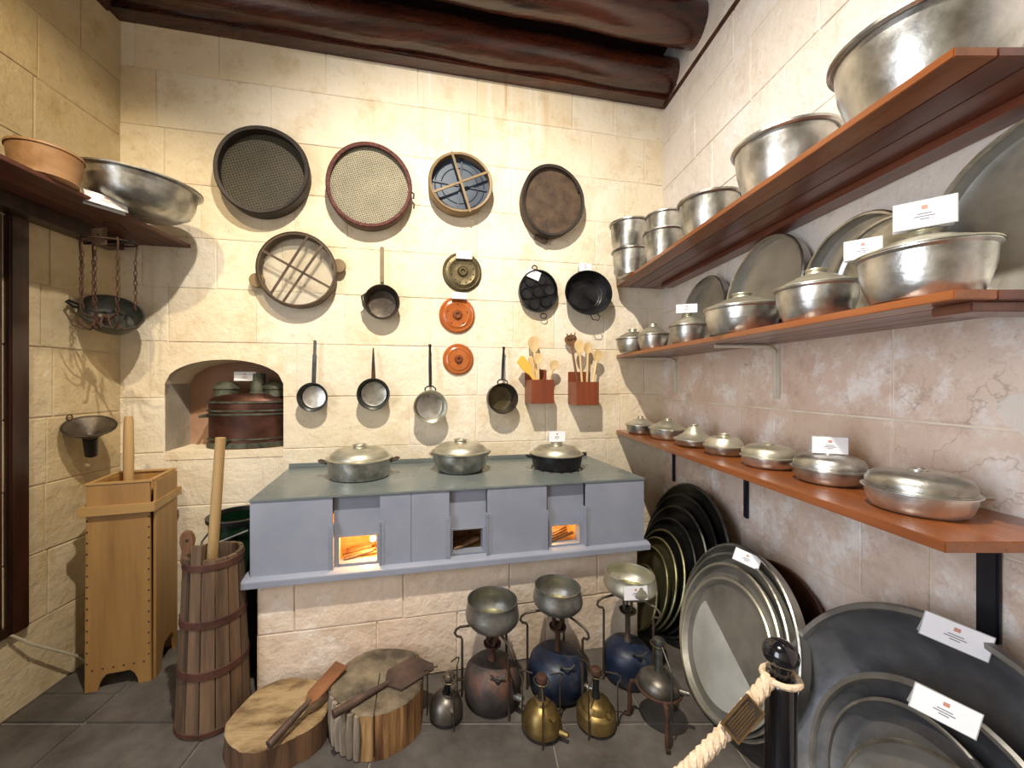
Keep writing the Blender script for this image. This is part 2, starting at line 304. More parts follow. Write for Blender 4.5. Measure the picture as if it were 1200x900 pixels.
# ------------------------------------------------------------ the room
WM = Matrix.Rotation(AL, 4, 'Z')                 # local (u, d, z) of the back wall
def stone(parent, mat, u0, u1, z0, z1, M, d0, d1, gap=.0018):
    # a squared block with chamfered, slightly uneven edges: local x = along, z = up, y from d0 (back) to d1 (face)
    j = lambda s: rnd.uniform(-s, s)
    u0 += gap+j(.001); u1 -= gap+j(.001); z0 += gap+j(.001); z1 -= gap+j(.001); d1 += rnd.uniform(0, .003)*(1 if d1 > d0 else -1); c = min(.004, (u1-u0)/5); e = (d1-d0)*.05
    A = [(u0, z0), (u1, z0), (u1, z1), (u0, z1)]; Bq = [(u0+c, z0+c), (u1-c, z0+c), (u1-c, z1-c), (u0+c, z1-c)]
    v = [(x, d0, z) for x, z in A]+[(x+j(.0015), d1-e, z+j(.0015)) for x, z in A]+[(x+j(.003), d1, z+j(.003)) for x, z in Bq]
    f = [(i, (i+1) % 4, 4+(i+1) % 4, 4+i) for i in range(4)]+[(4+i, 4+(i+1) % 4, 8+(i+1) % 4, 8+i) for i in range(4)]+[(8, 9, 10, 11)]
    m = MB().add(v, f, M); return m.build('stone', mat, parent, smooth=0)
def rows(zs, u0, u1, joints, wmin=.42, wmax=.72):
    for k in range(len(zs)-1):
        js = sorted(joints.get(k, [])); cur = [u0]
        pts = [u0]+[j for j in js if u0+.05 < j < u1-.05]+[u1]
        out = [u0]
        for a, b in zip(pts, pts[1:]):
            n = max(1, round((b-a)/rnd.uniform(wmin, wmax))); out += [a+(b-a)*(i+(rnd.uniform(-.12, .12) if i < n else 0))/n for i in range(1, n+1)]
        for a, b in zip(out, out[1:]): yield k, a, b
UL, _ = bw(139.5, 300); UR, _ = bw(778, 300)
UL -= .35; UR += .25
ZB = [0, .09, .42, .75, 1.078, 1.408, 1.744, 2.073, 2.377, 2.70, 3.026, 3.367, 3.66]
J = lambda y, *px: [bw(p, y)[0] for p in px]
JB = {4: J(500, 192, 333, 480, 640, 727), 5: J(440, 332, 560, 690), 6: J(370, 197, 300, 404, 505, 602, 650), 7: J(310, 254, 330, 470, 560, 700), 8: J(250, 235, 345, 470, 560, 698),
      9: J(180, 320, 438, 545, 600, 733), 10: J(110, 183, 317, 438, 540, 598, 694), 11: J(50, 257, 382, 490, 560, 671, 720)}
NU0, NU1, NZ0, NZS, NZT = bw(193, 450)[0], bw(332, 450)[0], 1.082, 1.49, 1.640
ND = .30                                         # niche depth
wall = MB()
wb = [(UL-.1, 0), (UR+.1, 0), (UR+.1, 4.4), (UL-.1, 4.4)]
DB = DW+.004
for (a, b, c, d) in ((UL-.1, NU0, 0, 4.4), (NU1, UR+.1, 0, 4.4), (NU0, NU1, 0, NZ0-.004), (NU0, NU1, 1.70, 4.4)): wall.box(a, b, DB, DB+.5, c, d, WM)
wall_back = struct('wall_back', wall, MORT, smooth=0)
def arch(n=24): # springing right to springing left
    return [(NU0+(NU1-NU0)*(1-i/n), NZS+(NZT-NZS)*math.sin(math.acos(max(-1, min(1, 2*i/n-1))))**1.0) for i in range(n+1)]
for k, a, b in rows(ZB, UL, UR, JB):
    z0, z1 = ZB[k], ZB[k+1]
    if k == 4 and a < NU1-.02 and b > NU0+.02:
        if a < NU0-.05: stone(wall_back, S_BACK, a, NU0, z0, z1, WM, DB+.05, DW)
        if b > NU1+.05: stone(wall_back, S_BACK, NU1, b, z0, z1, WM, DB+.05, DW)
        continue
    if k == 5 and a < NU1+.08 and b > NU0-.08:
        if a < NU0-.2: stone(wall_back, S_BACK, a, NU0-.08, z0, z1, WM, DB+.05, DW)
        if b > NU1+.2: stone(wall_back, S_BACK, NU1+.08, b, z0, z1, WM, DB+.05, DW)
        continue
    stone(wall_back, S_BACK, a, b, z0, z1, WM, DB+.05, DW)
A0, A1 = NU0-.08, NU1+.08
sp = [(A0+.004, 1.411), (A0+.004, 1.741), (A1-.004, 1.741), (A1-.004, 1.411), (NU1, 1.411)]+arch()+[(NU0, 1.411)]
SWAP = WM @ Matrix(((1, 0, 0, 0), (0, 0, 1, 0), (0, 1, 0, 0), (0, 0, 0, 1)))   # outline (u, z), extrusion along d
MB().prism(sp, DW, DB+.05, SWAP).build('stone', S_BACK, wall_back, smooth=30)
lin = MB(); prof = [(NU1, NZ0)]+[(NU1, 1.411)]+arch()+[(NU0, 1.411), (NU0, NZ0)]
v = [(x, DW+.004, z) for x, z in prof]+[(x, DW+ND, z) for x, z in prof]; n = len(prof)
lin.add(v, [(i, (i+1) % n, n+(i+1) % n, n+i) for i in range(n-1)], WM).build('niche_lining', S_BACK, wall_back)
MB().box(NU0-.02, NU1+.02, DW+ND, DW+ND+.05, NZ0-.03, 1.72, WM).build('niche_back', NICHE, wall_back, smooth=0)
for a, b in ((NU0, NU0+.34), (NU0+.34, NU1)): MB().box(a+.002, b-.002, DW-.004, DW+ND, NZ0-.05, NZ0, WM).build('stone', S_BACK, wall_back, smooth=0)
# side walls (local x = along Y)
def sidewall(name, X, sgn, zs, y0, y1, joints, mat_of, mort, hole=None):
    M = Matrix(((0, sgn, 0, X), (1, 0, 0, 0), (0, 0, 1, 0), (0, 0, 0, 1)))
    m_ = MB()
    for q in (((y0, y1, 0, 4.4),) if not hole else ((y0, hole[0], 0, 4.4), (hole[1], y1, 0, 4.4), (hole[0], hole[1], 0, hole[2]), (hole[0], hole[1], hole[3], 4.4))): m_.box(q[0], q[1], .004, .4, q[2], q[3], M)
    o = struct(name, m_, mort, smooth=0)
    for k, a, b in rows(zs, y0, y1, joints):
        if hole and a < hole[1] and b > hole[0]:
            if zs[k+1] > hole[2]+.05 and zs[k] < hole[3]-.05: continue
        stone(o, mat_of(k), a, b, zs[k], zs[k+1], M, .05, 0, .0035 if mort is MORT else .002)
    return o
yR = lambda *px: [XR*F/(p-CX) for p in px]; yL = lambda *px: [XL*F/(p-CX) for p in px]
ZR = [0, .38, .70, 1.02, 1.37, 1.70, 2.03, 2.34, 2.66, 2.99, 3.33, 3.66, 4.0, 4.4]
wall_right = sidewall('wall_right', XR, 1, ZR, -1.6, 3.1, {1: yR(870, 990), 2: yR(836, 895, 1010, 1090), 3: yR(868, 909, 1046), 4: yR(846, 916, 1046), 5: yR(850, 960), 6: yR(850, 1009), 7: yR(840, 900, 1010), 8: yR(835, 920), 9: yR(815, 880, 960), 10: yR(800, 860, 1000), 11: yR(790, 850, 940)},
    lambda k: S_RIGHT if k < 5 else S_RIGHTW, MORT)
ZL = [0, .37, .685, 1.01, 1.33, 1.67, 1.97, 2.30, 2.63, 2.95, 3.265, 3.62, 4.0, 4.4]
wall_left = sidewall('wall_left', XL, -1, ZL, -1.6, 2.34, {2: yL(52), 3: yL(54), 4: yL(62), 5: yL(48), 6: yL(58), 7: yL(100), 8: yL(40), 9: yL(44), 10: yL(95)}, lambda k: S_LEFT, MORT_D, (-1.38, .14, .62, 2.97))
struct('wall_front', MB().box(-2.5, 1.9, -1.75, -1.6, 0, 4.4), S_LEFT, smooth=0)
wn = MB()
for q in ((-1.38, -1.33, .62, 2.97), (.09, .14, .62, 2.97), (-1.33, .09, .62, .67), (-1.33, .09, 2.92, 2.97)): wn.box(XL-.2, XL-.14, q[0], q[1], q[2], q[3])
struct('window_added', wn, DARKW, smooth=0)  # unseen window, added so daylight reaches the right wall and spares the left
# broken plaster edge on the right wall
pl = MB(); c = Vector((0, XR*F/(1196-CX), H-(483-CY)/F*XR*F/(1196-CX))); outl = []
for i in range(18):
    a = 2*math.pi*i/18; r_ = .085*(1+.12*math.sin(3*a+1)+.07*math.sin(5*a)); outl.append((c.y-.05+r_*math.cos(a), c.z+.85*r_*math.sin(a)))
pl.prism(outl, -.012, .012, Matrix(((0, 0, 1, XR), (1, 0, 0, 0), (0, 1, 0, 0), (0, 0, 0, 1)))).build('plaster_patch', S_RIGHTW, wall_right, bevel=.004)
# floor
floor = struct('floor', MB().box(-2.6, 2.0, -1.6, 3.4, -.12, -.006), GROUT, smooth=0)
ys = [-1.6, -.9, -.25, .45, 1.12, 1.71, 2.35, 3.3]; xs = {4: [-2.1, -1.73, -1.15, -.42, .32, 1.07, 1.5], 5: [-2.1, -1.73, -1.05, -.35, .28, .75, 1.5]}
for k in range(len(ys)-1):
    xx = xs.get(k) or [-2.1, -1.73]+[-1.73+.62*i+rnd.uniform(-.1, .1) for i in range(1, 5)]+[1.5]
    for a, b in zip(xx, xx[1:]):
        y0, y1 = ys[k], ys[k+1]
        for (p, q) in (((y0, 1.87), (1.87, y1)) if (a == -2.1 and k == 5) else ((y0, y1),)):
            z = rnd.uniform(-.002, .002); g = .0035
            MB().box(a+g, b-g, p+g, q-g, -.03, z).build('slab', SLATE, floor, smooth=0, bevel=.003)
struct('ceiling', MB().box(-2.5, 1.9, -1.6, 3.3, 4.06, 4.4), CEILW, smooth=0)
for i in range(22):
    y = -1.5+i*.215; MB().box(-2.1, 1.46, y-.1, y+.1, 4.035, 4.06).build('plank', CEILW, bpy.data.objects['ceiling'], smooth=0, bevel=.003)
# round ceiling beams along the back wall
def beam(label, P, z, r, wob, x0=-2.3, x1=1.50):
    m = MB(); n = 30; pts = []; rr = []
    for i in range(n+1):
        X = x0+(x1-x0)*i/n; pts.append((X, P.y+(X-P.x)*math.tan(AL)*wob, z+.006*math.sin(i*.9))); rr.append(r*(1+.012*math.sin(i*.55+r*40)))
    m.tube(pts, rr, 22); o = m.build('ceiling_beam', BEAM); return tag(o, label, 'beam', 'round log beams of the ceiling')
beam('round varnished log beam resting against the top of the back wall', Vector((XR, 2.885)), 3.755, .115, 1)
beam('round varnished log beam one step out from the back wall', Vector((XR, 2.55)), 3.835, .125, 1)
for y in (-.1, -.65, -1.2): beam('round varnished log beam over the entrance half of the room', Vector((XR, y)), 3.98, .09, 0)
tag(MB().box(UL, UR-.2, DW-.10, DW+.1, 3.622, 3.658, WM).build('wall_plate', BEAM, bevel=.006), 'dark flat timber lying along the top of the back wall', 'timber')
MB().box(UL, UR, DW-.012, DW+.1, 3.662, 4.06, WM).build('wall_board', CEILW, bpy.data.objects['ceiling'], smooth=0)
struct('trim_1', MB().box(XR-.014, XR+.02, -1.5, 2.99, 3.60, 3.628), HOOP, smooth=0, bevel=.004)
struct('trim_2', MB().box(XL-.02, XL+.03, -1.5, 2.20, 3.60, 3.66), HOOP, smooth=0, bevel=.006)

# dark timber window frame in the left wall
fr = tag(MB().box(XL-.05, XL+.012, .55, 1.705, .40, 2.24).build('window_1', DARKW, bevel=.004), kind='structure')
MB().box(XL-.05, XL+.035, 1.715, 1.79, .375, 2.245).build('frame_post', DARKW, fr, bevel=.006)
MB().box(XL-.05, XL+.03, .45, 1.714, .375, .415).build('sill', DARKW, fr, bevel=.004)
tag(MB().tube([(XL+.03, 1.72, .38), (XL+.05, 1.78, .30), (XL+.06, 1.88, .20), (XL+.07, 1.98, .10), (XL+.08, 2.03, .02), (-1.93, 2.06, .008), (-1.80, 2.12, .008)], .006, 8).build('power_cord', CORD), 'pale cord hanging from the dark frame to the floor', 'cord')

# ------------------------------------------------------------ caption cards
def card(label, M, w=.105, h=.06, wedge=True, mat=PAPER):
    o = thing('caption_card', label, 'label', M.translation, M.to_3x3().to_4x4(), 'small white caption cards')
    hd = MB().box(-w/2-.002, w/2+.002, 0, .003, -.002, h+.002)
    if wedge: hd.add([(-w/2, .003, h), (w/2, .003, h), (w/2, .03, 0), (-w/2, .03, 0), (-w/2, .003, h-.003), (w/2, .003, h-.003), (w/2, .028, 0), (-w/2, .028, 0)], [(0, 1, 2, 3), (4, 7, 6, 5), (0, 4, 5, 1), (3, 2, 6, 7), (0, 3, 7, 4), (1, 5, 6, 2)])
    hd.build('holder', ACRYL, o, smooth=0)
    p = MB().box(-w/2, w/2, -.0012, 0, 0, h).build('paper', mat, o, smooth=0)
    MB().box(-w*.05, w*.05, -.0016, -.0012, h*.66, h*.82).build('emblem', INKR, p, smooth=0)
    pr = MB()
    for z, l in ((.50, .24), (.40, .34), (.30, .16)): pr.box(-w*l/2, w*l/2, -.0016, -.0012, h*z-h*.02, h*z+h*.02)
    pr.build('print', INK, p, smooth=0); return o
def wallM(px, py, off, tilt=0, roll=0):
    u, z = bw(px, py, off); return T(*UW(u, DW-off, z)) @ RZ(11.8) @ RX(tilt) @ RY(roll)

# ------------------------------------------------------------ things hung on the back wall
def hang(name, label, cat, px, py, off=0.0, group=None, gap=.0):
    """Empty on the wall face behind the point seen at (px, py) in the plane off metres proud."""
    u, z = bw(px, py, off); return thing(name, label, cat, UW(u, DW-gap-.006, z), (0, 0, AL), group)
def wsize(px, py, w, h, off):
    u0, _ = bw(px-w/2, py, off); u1, _ = bw(px+w/2, py, off); _, z0 = bw(px, py+h/2, off); _, z1 = bw(px, py-h/2, off); return (u1-u0)/2, (z1-z0)/2
def sieve(name, label, px, py, w, h, d, hoop, mesh, rimmat, roll=0, wob=.02, recess=.55, group='sieves and drums hung on the back wall'):
    ru, rz = wsize(px, py, w, h, d); o = hang(name, label, 'sieve', px, py, d, group)
    S = FRONT @ RZ(roll) @ SC(ru, rz, 1); t = .05
    MB().lathe([(1.0, 0), (1.015, d*.4), (1.0, d), (1-t, d), (1-t, .004), (1.0, 0)], 56, S, wob).build('hoop', hoop, o)
    MB().lathe([(0, d*(1-recess)), (1-t*.8, d*(1-recess)), (1-t*.8, d*(1-recess)-.006), (0, d*(1-recess)-.006)], 56, S, wob).build('mesh', mesh, o)
    MB().lathe([(1.02, d*.86), (1.03, d*.96), (1.0, d+.006), (1-t-.02, d+.003), (1-t-.02, d*.9), (1.0, d*.86)], 56, S, wob).build('rim_binding', rimmat, o)
    return o, S, ru, rz
s, S, a, b = sieve('grain_sieve', 'large dark sieve with a deep blackened hoop and fine weave', 307, 199, 110, 101, .10, SIEVD, MESHD, SIEVD, 20, .022, .62)
s, S, a, b = sieve('flour_sieve', 'round sieve with red cloth binding and pale tan mesh', 433, 217, 98, 99, .085, SIEVB, MESHL, REDC, 0, .012, .35)
MB().tube([(a*1.0, -.05, -.0), (a*1.09, -.06, -.02), (a*1.08, -.055, -.05)], .006, 6).build('hanging_loop', SIEVD, s)
s, S, a, b = sieve('frame_drum', 'blue skinned hoop drum with crossed sticks over its face', 540, 214, 73, 70, .09, SIEVT, DRUMB, SIEVT, 0, .01, .6)
for ang, m_ in ((-25, SIEVT), (72, SIEVT)):
    MB().box(-a*.97, a*.97, -.098, -.088, -.008, .008, RY(ang)).build('cross_stick', m_, s, bevel=.002)
for ang in (5, 95): MB().box(-a*.9, a*.9, -.045, -.040, -.006, .006, RY(ang)).build('inner_stick', DRUMB, s)
for r_ in (.78, .58): MB().lathe([(r_, .037), (r_+.02, .042), (r_+.04, .037)], 48, S).build('pressed_ring', DRUMB, s)
s, S, a, b = sieve('hide_sieve', 'dark brown hide covered sieve with a warped hoop', 648, 235, 70, 84, .085, HIDE, HIDE, SIEVD, 10, .035, .3)
MB().tube([(x*1.0, -.075-.012*math.sin(t_), z) for t_, x, z in [(i*.35, a*.93*math.cos(.35+i*.19), b*.98*math.sin(.35+i*.19)) for i in range(10)]], .006, 6).build('hanging_hoop', SIEVD, s)
MB().box(-.05, .05, -.05, -.005, -.018, .018, T(-.07, 0, -b*1.02) @ RY(24)).build('hide_flap', HIDE, s, bevel=.008)
# open winnowing hoop with two lugs
d = .085; ru, rz = wsize(348, 316, 92, 86, d)
s = hang('winnowing_hoop', 'open wooden hoop with two round lugs and crossed slats', 'sieve', 348, 316, d, 'sieves and drums hung on the back wall')
S = FRONT @ SC(ru, rz, 1)
MB().lathe([(1.0, 0), (1.0, d), (.955, d), (.955, 0), (1.0, 0)], 56, S).build('hoop', SIEVB, s)
MB().lathe([(1.0, d*.55), (1.035, d*.58), (1.035, d*.98), (1.0, d+.003)], 56, S).build('outer_band', SIEVB, s)
MB().lathe([(0, .020), (.95, .020), (.95, .0215), (0, .0215)], 40, S).build('clear_sheet', GLASS, s)
for x, ang in ((0, -28), (-.03, 58), (.035, 60)): MB().box(-.97*ru, .97*ru, -d-.003, -d+.004, -.007, .007, RY(-ang) @ T(0, 0, x*1.4)).build('cross_slat', SIEVB, s)
for sx, sz in ((-1.06, -.30), (1.06, .22)): MB().lathe([(0, .025), (.042, .025), (.045, .03), (.042, .05), (0, .05)], 24, T(sx*ru, 0, sz*rz) @ FRONT).build('lug', SIEVT, s)

def saucepan(name, label, px, py, w, h, d, mat, inner, top_py, top_px, hmat, style, group='long handled pans hung on the back wall'):
    ru, rz = wsize(px, py, w, h, d); r = (ru+rz)/2; o = hang(name, label, 'pan', px, py, d, group)
    MB().lathe([(0, .004), (r*.78, .004), (r*.86, .012), (r*.97, d*.95), (r*1.0, d), (r*1.03, d), (r*.99, d-.006), (r*.92, .010), (r*.80, 0), (0, 0)], 40, FRONT).build('body', mat, o)
    MB().lathe([(0, .0065), (r*.72, .0065), (r*.80, .0105), (r*.79, .0118), (r*.70, .0085), (0, .0085)], 36, FRONT).build('bottom', inner, o)
    tu, tz = bw(top_px, top_py, .03); cu, cz = bw(px, py, d); L = tz-cz
    dx = tu-cu
    if style == 'flat': # flat strap
        m = MB().prism([(-.012, r*.9), (.012, r*.9), (.013, L*.72), (.009, L*.76), (.009, L-.004), (.004, L), (-.004, L), (-.009, L-.004), (-.009, L*.76), (-.013, L*.72)], -.004, .004, T(0, -d*.55, 0) @ RX(90) @ RZ(-math.degrees(math.atan2(dx, L))))
        m.build('handle', hmat, o, bevel=.0015)
    elif style == 'spike':
        MB().tube([(0, -d*.75, r*.9), (dx*.5, -d*.6, (r+L)/2), (dx, -.03, L)], [.014, .010, .004], 8).build('handle', hmat, o)
    elif style == 'wood':
        MB().tube([(0, -d*.8, r*.95), (dx*.4, -d*.6, r*1.25)], .006, 8).build('socket', mat, o)
        MB().box(-.013, .013, -d*.6-.006, -d*.6+.008, r*1.15, L, RY(0)).build('handle', hmat, o, bevel=.004)
    else: # rod with a two-legged fork
        MB().tube([(-.035, -d*.9, r*.92), (-.034, -d*.8, r*1.12), (-.018, -d*.75, r*1.24), (.018, -d*.75, r*1.24), (.034, -d*.8, r*1.12), (.035, -d*.9, r*.92)], .005, 8).build('fork', hmat, o)
        MB().tube([(0, -d*.75, r*1.2), (dx*.5, -d*.6, (r*1.2+L)/2), (dx*.9, -d*.45, L*.93), (dx, -d*.42, L)], [.009, .011, .008, .011], 10).build('handle', hmat, o)
    return o
s = saucepan('milk_pan', 'small dark pan with a long brown wooden handle', 447.5, 354, 42, 40, .085, DIRON, DIRON, 291, 449, SIEVT, 'wood')
MB().lathe([(.014, 0), (.019, .004), (.014, .008), (.009, .004), (.014, 0)], 16, T(-.115, -.08, .03) @ RY(90)).build('side_ring', DIRON, s)
MB().tube([(-.10, -.085, .05), (-.125, -.085, .03), (-.115, -.08, -.03), (-.09, -.08, -.06)], .006, 6).build('side_spout', DIRON, s)
saucepan('tinned_pan', 'small shallow pan with bright tinned inside and flat strap handle', 366, 465.5, 36, 33, .08, GIRON, ALUB, 399, 370, GIRON, 'flat')
saucepan('skimming_pan', 'small dark rimmed pan with a pointed rusty handle', 437.5, 462, 39, 36, .09, GIRON, ALU, 408, 437.5, RUST, 'spike')
saucepan('milk_pan', 'grey pan with pale bottom and long forked dark handle', 504.5, 477, 40, 38, .11, ALUY, ALUB, 404, 503.5, IRON, 'rod')
saucepan('milk_pan', 'brown bottomed pan with long black handle beside spoon box', 589.5, 467, 34, 36, .105, DIRON, BRASSD, 407, 589.5, IRON, 'rod')

def pierced(name, label, px, py, r_px, mat, kn, holes, hmat, brown=None, group='pierced discs in a column'):
    ru, rz = wsize(px, py, 2*r_px, 2*r_px, .02); r = (ru+rz)/2; o = hang(name, label, 'disc', px, py, .02, group)
    MB().lathe([(0, .022), (r*.30, .021), (r*.62, .017), (r*.66, .020), (r*.70, .016), (r*.84, .012), (r*.88, .015), (r*.92, .011), (r*.98, .007), (r, .003), (r*.97, 0), (0, 0)], 48, FRONT).build('disc', mat, o)
    MB().lathe([(0, .026), (r*.08, .026), (r*.11, .036), (r*.20, .036), (r*.24, .026), (r*.30, .018)], 28, FRONT).build('knob', kn, o)
    for i in range(holes):
        a = 2*math.pi*i/holes+.3; MB().lathe([(0, .0), (r*.035, 0), (r*.035, .0035), (0, .0035)], 10, T(r*.56*math.cos(a), -.0165, r*.56*math.sin(a)) @ FRONT).build('hole', hmat, o)
    return o
pierced('pierced_lid', 'dark brass pierced disc with a raised centre', 542, 318.5, 23.3, BRASSD, BRASSD, 12, IRON)
pierced('pierced_lid', 'orange glazed pierced disc directly under the brass one', 536, 369, 21.3, CERAM, CERAMD, 5, IRON)
pierced('pierced_lid', 'smallest orange glazed disc with a few holes, lowest of the column', 537.3, 421, 18.3, CERAM, CERAMD, 4, CERAMD)
# egg pan with six hollows
d = .05; ru, rz = wsize(631, 340, 45, 50, d); s = hang('egg_pan', 'black iron egg pan with seven round hollows and two rings', 'pan', 631, 341, d, 'black pans hung on the back wall')
S = FRONT @ SC(ru, rz, 1)
MB().lathe([(0, 0), (.95, 0), (1.0, d), (.95, d), (.92, d*.55), (0, d*.55)], 44, S).build('body', IRON, s)
for i in range(7):
    a = math.pi/3*i; q = 0 if i == 6 else .60; MB().lathe([(.30, d*.55), (.28, d*.80), (.25, d*.80), (.20, d*.62), (0, d*.57)], 22, T(q*ru*math.cos(a+.2), 0, q*rz*math.sin(a+.2)) @ FRONT @ SC(ru, rz, 1)).build('hollow', IRON, s)
MB().tube(ring3(.022, 16, T(.045, -.03, -rz-.022) @ RX(90) @ SC(1.1, .8, 1)), .0035, 6, True).build('ring', IRON, s)
MB().tube(ring3(.018, 16, T(-.02, -.02, rz+.018) @ RX(90)), .005, 6, True).build('ring', DIRON, s)
# frying pan
d = .12; ru, rz = wsize(690, 343, 54, 51, d); s = hang('frying_pan', 'deep black frying pan with thin wire loop below', 'pan', 690, 343, d, 'black pans hung on the back wall')
S = FRONT @ SC(ru, rz, 1)
MB().lathe([(0, 0.04), (.74, .04), (.80, .048), (1.0, d), (1.02, d), (1.02, d-.008), (.82, .043), (.76, .036), (0, .036)], 48, S).build('body', IRON, s)
MB().lathe([(.66, .041), (.69, .044), (.72, .041)], 40, S).build('pressed_ring', IRON, s)
MB().tube([(.01, -.11, -rz*.97), (.03, -.115, -rz-.035), (.075, -.115, -rz-.04), (.085, -.115, -rz-.012), (.065, -.11, -rz*.92)], .0035, 6).build('wire_loop', IRON, s)
# spoon boxes and spoons
def spoonbox(label, l, r, t, bt, fl_, off=.15):
    u0, z0 = bw(fl_, bt, off); u1, z1 = bw(r, t, off); o = thing('spoon_box', label, 'box', UW(u0, DW-.006, z0), (0, 0, AL), 'red wooden spoon boxes on the wall'); w_ = u1-u0; h = z1-z0; q = .010
    MB().box(0, w_, -off, -off+q, 0, h).build('front_panel', SBOX, o, bevel=.0015)
    MB().box(0, w_, -q, 0, 0, h*1.45).build('back_panel', SBOX, o, bevel=.0015)
    for x in (0, w_-q): MB().box(x, x+q, -off+q+.0005, -q-.0005, 0, h).build('side_panel', SBOX, o, bevel=.0015)
    MB().box(q, w_-q, -off+q, -q, 0, q).build('bottom_panel', SBOX, o)
    return UW(u0, DW, z0), w_, h
def spoon(label, px, py, bx, by, off, w_, l_, mat, kind='spoon', tw=0, lab_part=None):
    """bowl centre seen at (px,py), handle leaving the box at (bx,by)."""
    u, z = bw(px, py, off); u2, z2 = bw(bx, by, off); drop = .13
    dv = Vector((u2-u, 0, z2-z)); dv.normalize(); base = Vector((u2, 0, z2))+dv*drop; o = thing('wooden_'+('spatula' if kind == 'spatula' else 'spoon'), label, 'spatula' if kind == 'spatula' else 'spoon', UW(base.x, DW-off, base.z), (0, 0, AL), 'wooden spoons in the red boxes')
    top = Vector((u, 0, z))-base; L = top.length; A = T() @ Matrix.Rotation(math.atan2(top.x, top.z), 4, 'Y')
    if kind == 'spatula':
        MB().prism([(-.008, 0), (.008, 0), (.010, L*.62), (w_, L*.78), (w_, L+l_*.5), (w_*.5, L+l_), (-w_, L+l_*.5), (-w_*.9, L*.8), (-.010, L*.62)], -.004, .004, A @ RX(90)).build('blade', mat, o, bevel=.002); return
    MB().tube([(0, 0, 0), (0, 0, L*.5), (0, 0, L-l_*.75)], [.009, .0085, .008], 10, M=A).build('handle', mat, o)
    v = MB(); n = 14
    v.lathe([(math.sin(math.pi*i/n)*(1+.25*math.cos(math.pi*i/n)*-1), -math.cos(math.pi*i/n)) for i in range(n+1)], 22)
    v.v = [tuple(A @ Vector((x*w_, (max(y, -.25)*w_*.6 if y > -.2 else (-.12+.10*math.cos(3.1*min(1, math.hypot(x, z_))))*w_*.6), L+z_*l_))) for x, y, z_ in v.v]
    v.build('bowl', mat, o)
    if kind == 'slotted':
        for sx in (-.4, 0, .4): MB().tube([(sx*w_*1.2, -.012, L+l_*.3), (sx*w_*1.8, -.02, L+l_*1.25)], [.007, .004], 6, M=A).build('prong', mat, o)
spoonbox('smaller red wooden wall box beside the black handled pan', 614, 649, 445, 473, 623)
spoonbox('red wooden wall box under the frying pan', 665, 701.5, 447.5, 475, 676)
spoon('tallest pale wooden spoon in the smaller red box, pointed tip', 625.5, 404, 629, 442, .06, .040, .062, SPOON)
spoon('pale wooden spoon in front of the pointed one, smaller box', 630.5, 421, 631, 442, .10, .032, .042, SPOON)
spoon('short round wooden spoon leaning out of the smaller box', 649.5, 428, 644.5, 443, .09, .033, .038, SPOON)
spoon('bright yellow wooden spatula with slits in the smaller box', 612, 424, 626, 445, .10, .034, .04, SPOONY, 'spatula')
spoon('olive toned narrow wooden spatula behind the yellow spatula', 622, 422, 626, 443, .05, .018, .03, SPOON, 'spatula')
spoon('dark slotted serving spoon behind pale spoons under frying pan', 669, 399, 676, 443, .05, .046, .042, SPOOND, 'slotted')
spoon('long pale wooden spoon, widest in the box under the frying pan', 679, 407, 682, 446, .10, .036, .052, SPOON)
spoon('narrow pale wooden spoon between two wider ones in its box', 689, 408, 688, 446, .07, .030, .046, SPOON)
spoon('pale wooden ladle at the shelf side of its box', 700, 417, 695, 446, .09, .036, .045, SPOON)
# cards on the back wall
card('small white caption card over the brass pierced disc', wallM(544, 303, .04), .108, .055)
card('small white caption card between brass and orange discs', wallM(538, 350, .045), .10, .042)
card('tilted white caption card clipped on the egg pan', wallM(623.5, 326, .05, 0, 20), .10, .06)
card('small white caption card above the frying pan', wallM(686, 318, .085), .095, .058)

# ------------------------------------------------------------ copper still in the niche
u0, _ = bw(231, 500); u1, _ = bw(333, 500)
uc, hw, hd = (u0+u1)/2+.0, (u1-u0)/2, .135
s = thing('copper_still', 'oval dark copper boiler with verdigris bands and three spouts in the niche', 'boiler', UW(uc, DW+.14, NZ0), (0, 0, AL))
S = SC(hw, hd, 1); zt = 1.378-NZ0
MB().lathe([(0, 0), (.99, 0), (1.0, .004), (.97, .05), (.97, zt*.74), (.96, zt), (.93, zt+.012), (.75, zt+.042), (.35, zt+.052), (0, zt+.052)], 56, S).build('body', COPPER, s)
for z, q in ((.004, .032), (.052, .010), (zt*.70, .012), (zt*.78, .010), (zt*.96, .012)): MB().lathe([(.965, z), (1.005, z+.002), (1.01, z+q/2), (1.005, z+q), (.965, z+q+.002)], 56, S).build('band', VERD, s)
for x in (-.56, .62):
    c = MB().lathe([(0, zt+.03), (.072, zt+.03), (.070, zt+.075), (.078, zt+.078), (.078, zt+.088), (.05, zt+.118), (.03, zt+.128), (0, zt+.130)], 28, T(x*hw, 0, 0) @ SC(1, .9, 1)).build('filler_cap', VERD, s)
MB().lathe([(.062, zt+.045), (.047, zt+.06), (.045, zt+.18), (.040, zt+.18), (.040, zt+.06)], 28, T(.05, 0, 0)).build('chimney', VERD, s)
for x in (-1, 1): MB().tube([(x*hw*.95, -.02, zt*.68), (x*(hw+.035), -.03, zt*.68), (x*(hw+.035), .03, zt*.68), (x*hw*.95, .02, zt*.68)], .009, 8).build('handle', VERD, s)
MB().tube([(-.10, -hd*.9, .05), (-.10, -hd-.03, .05)], .022, 14).build('tap', VERD, s)
c = wallM(287, 446, -.1); card('pinkish white caption card on the copper boiler chimney', c, .125, .055)

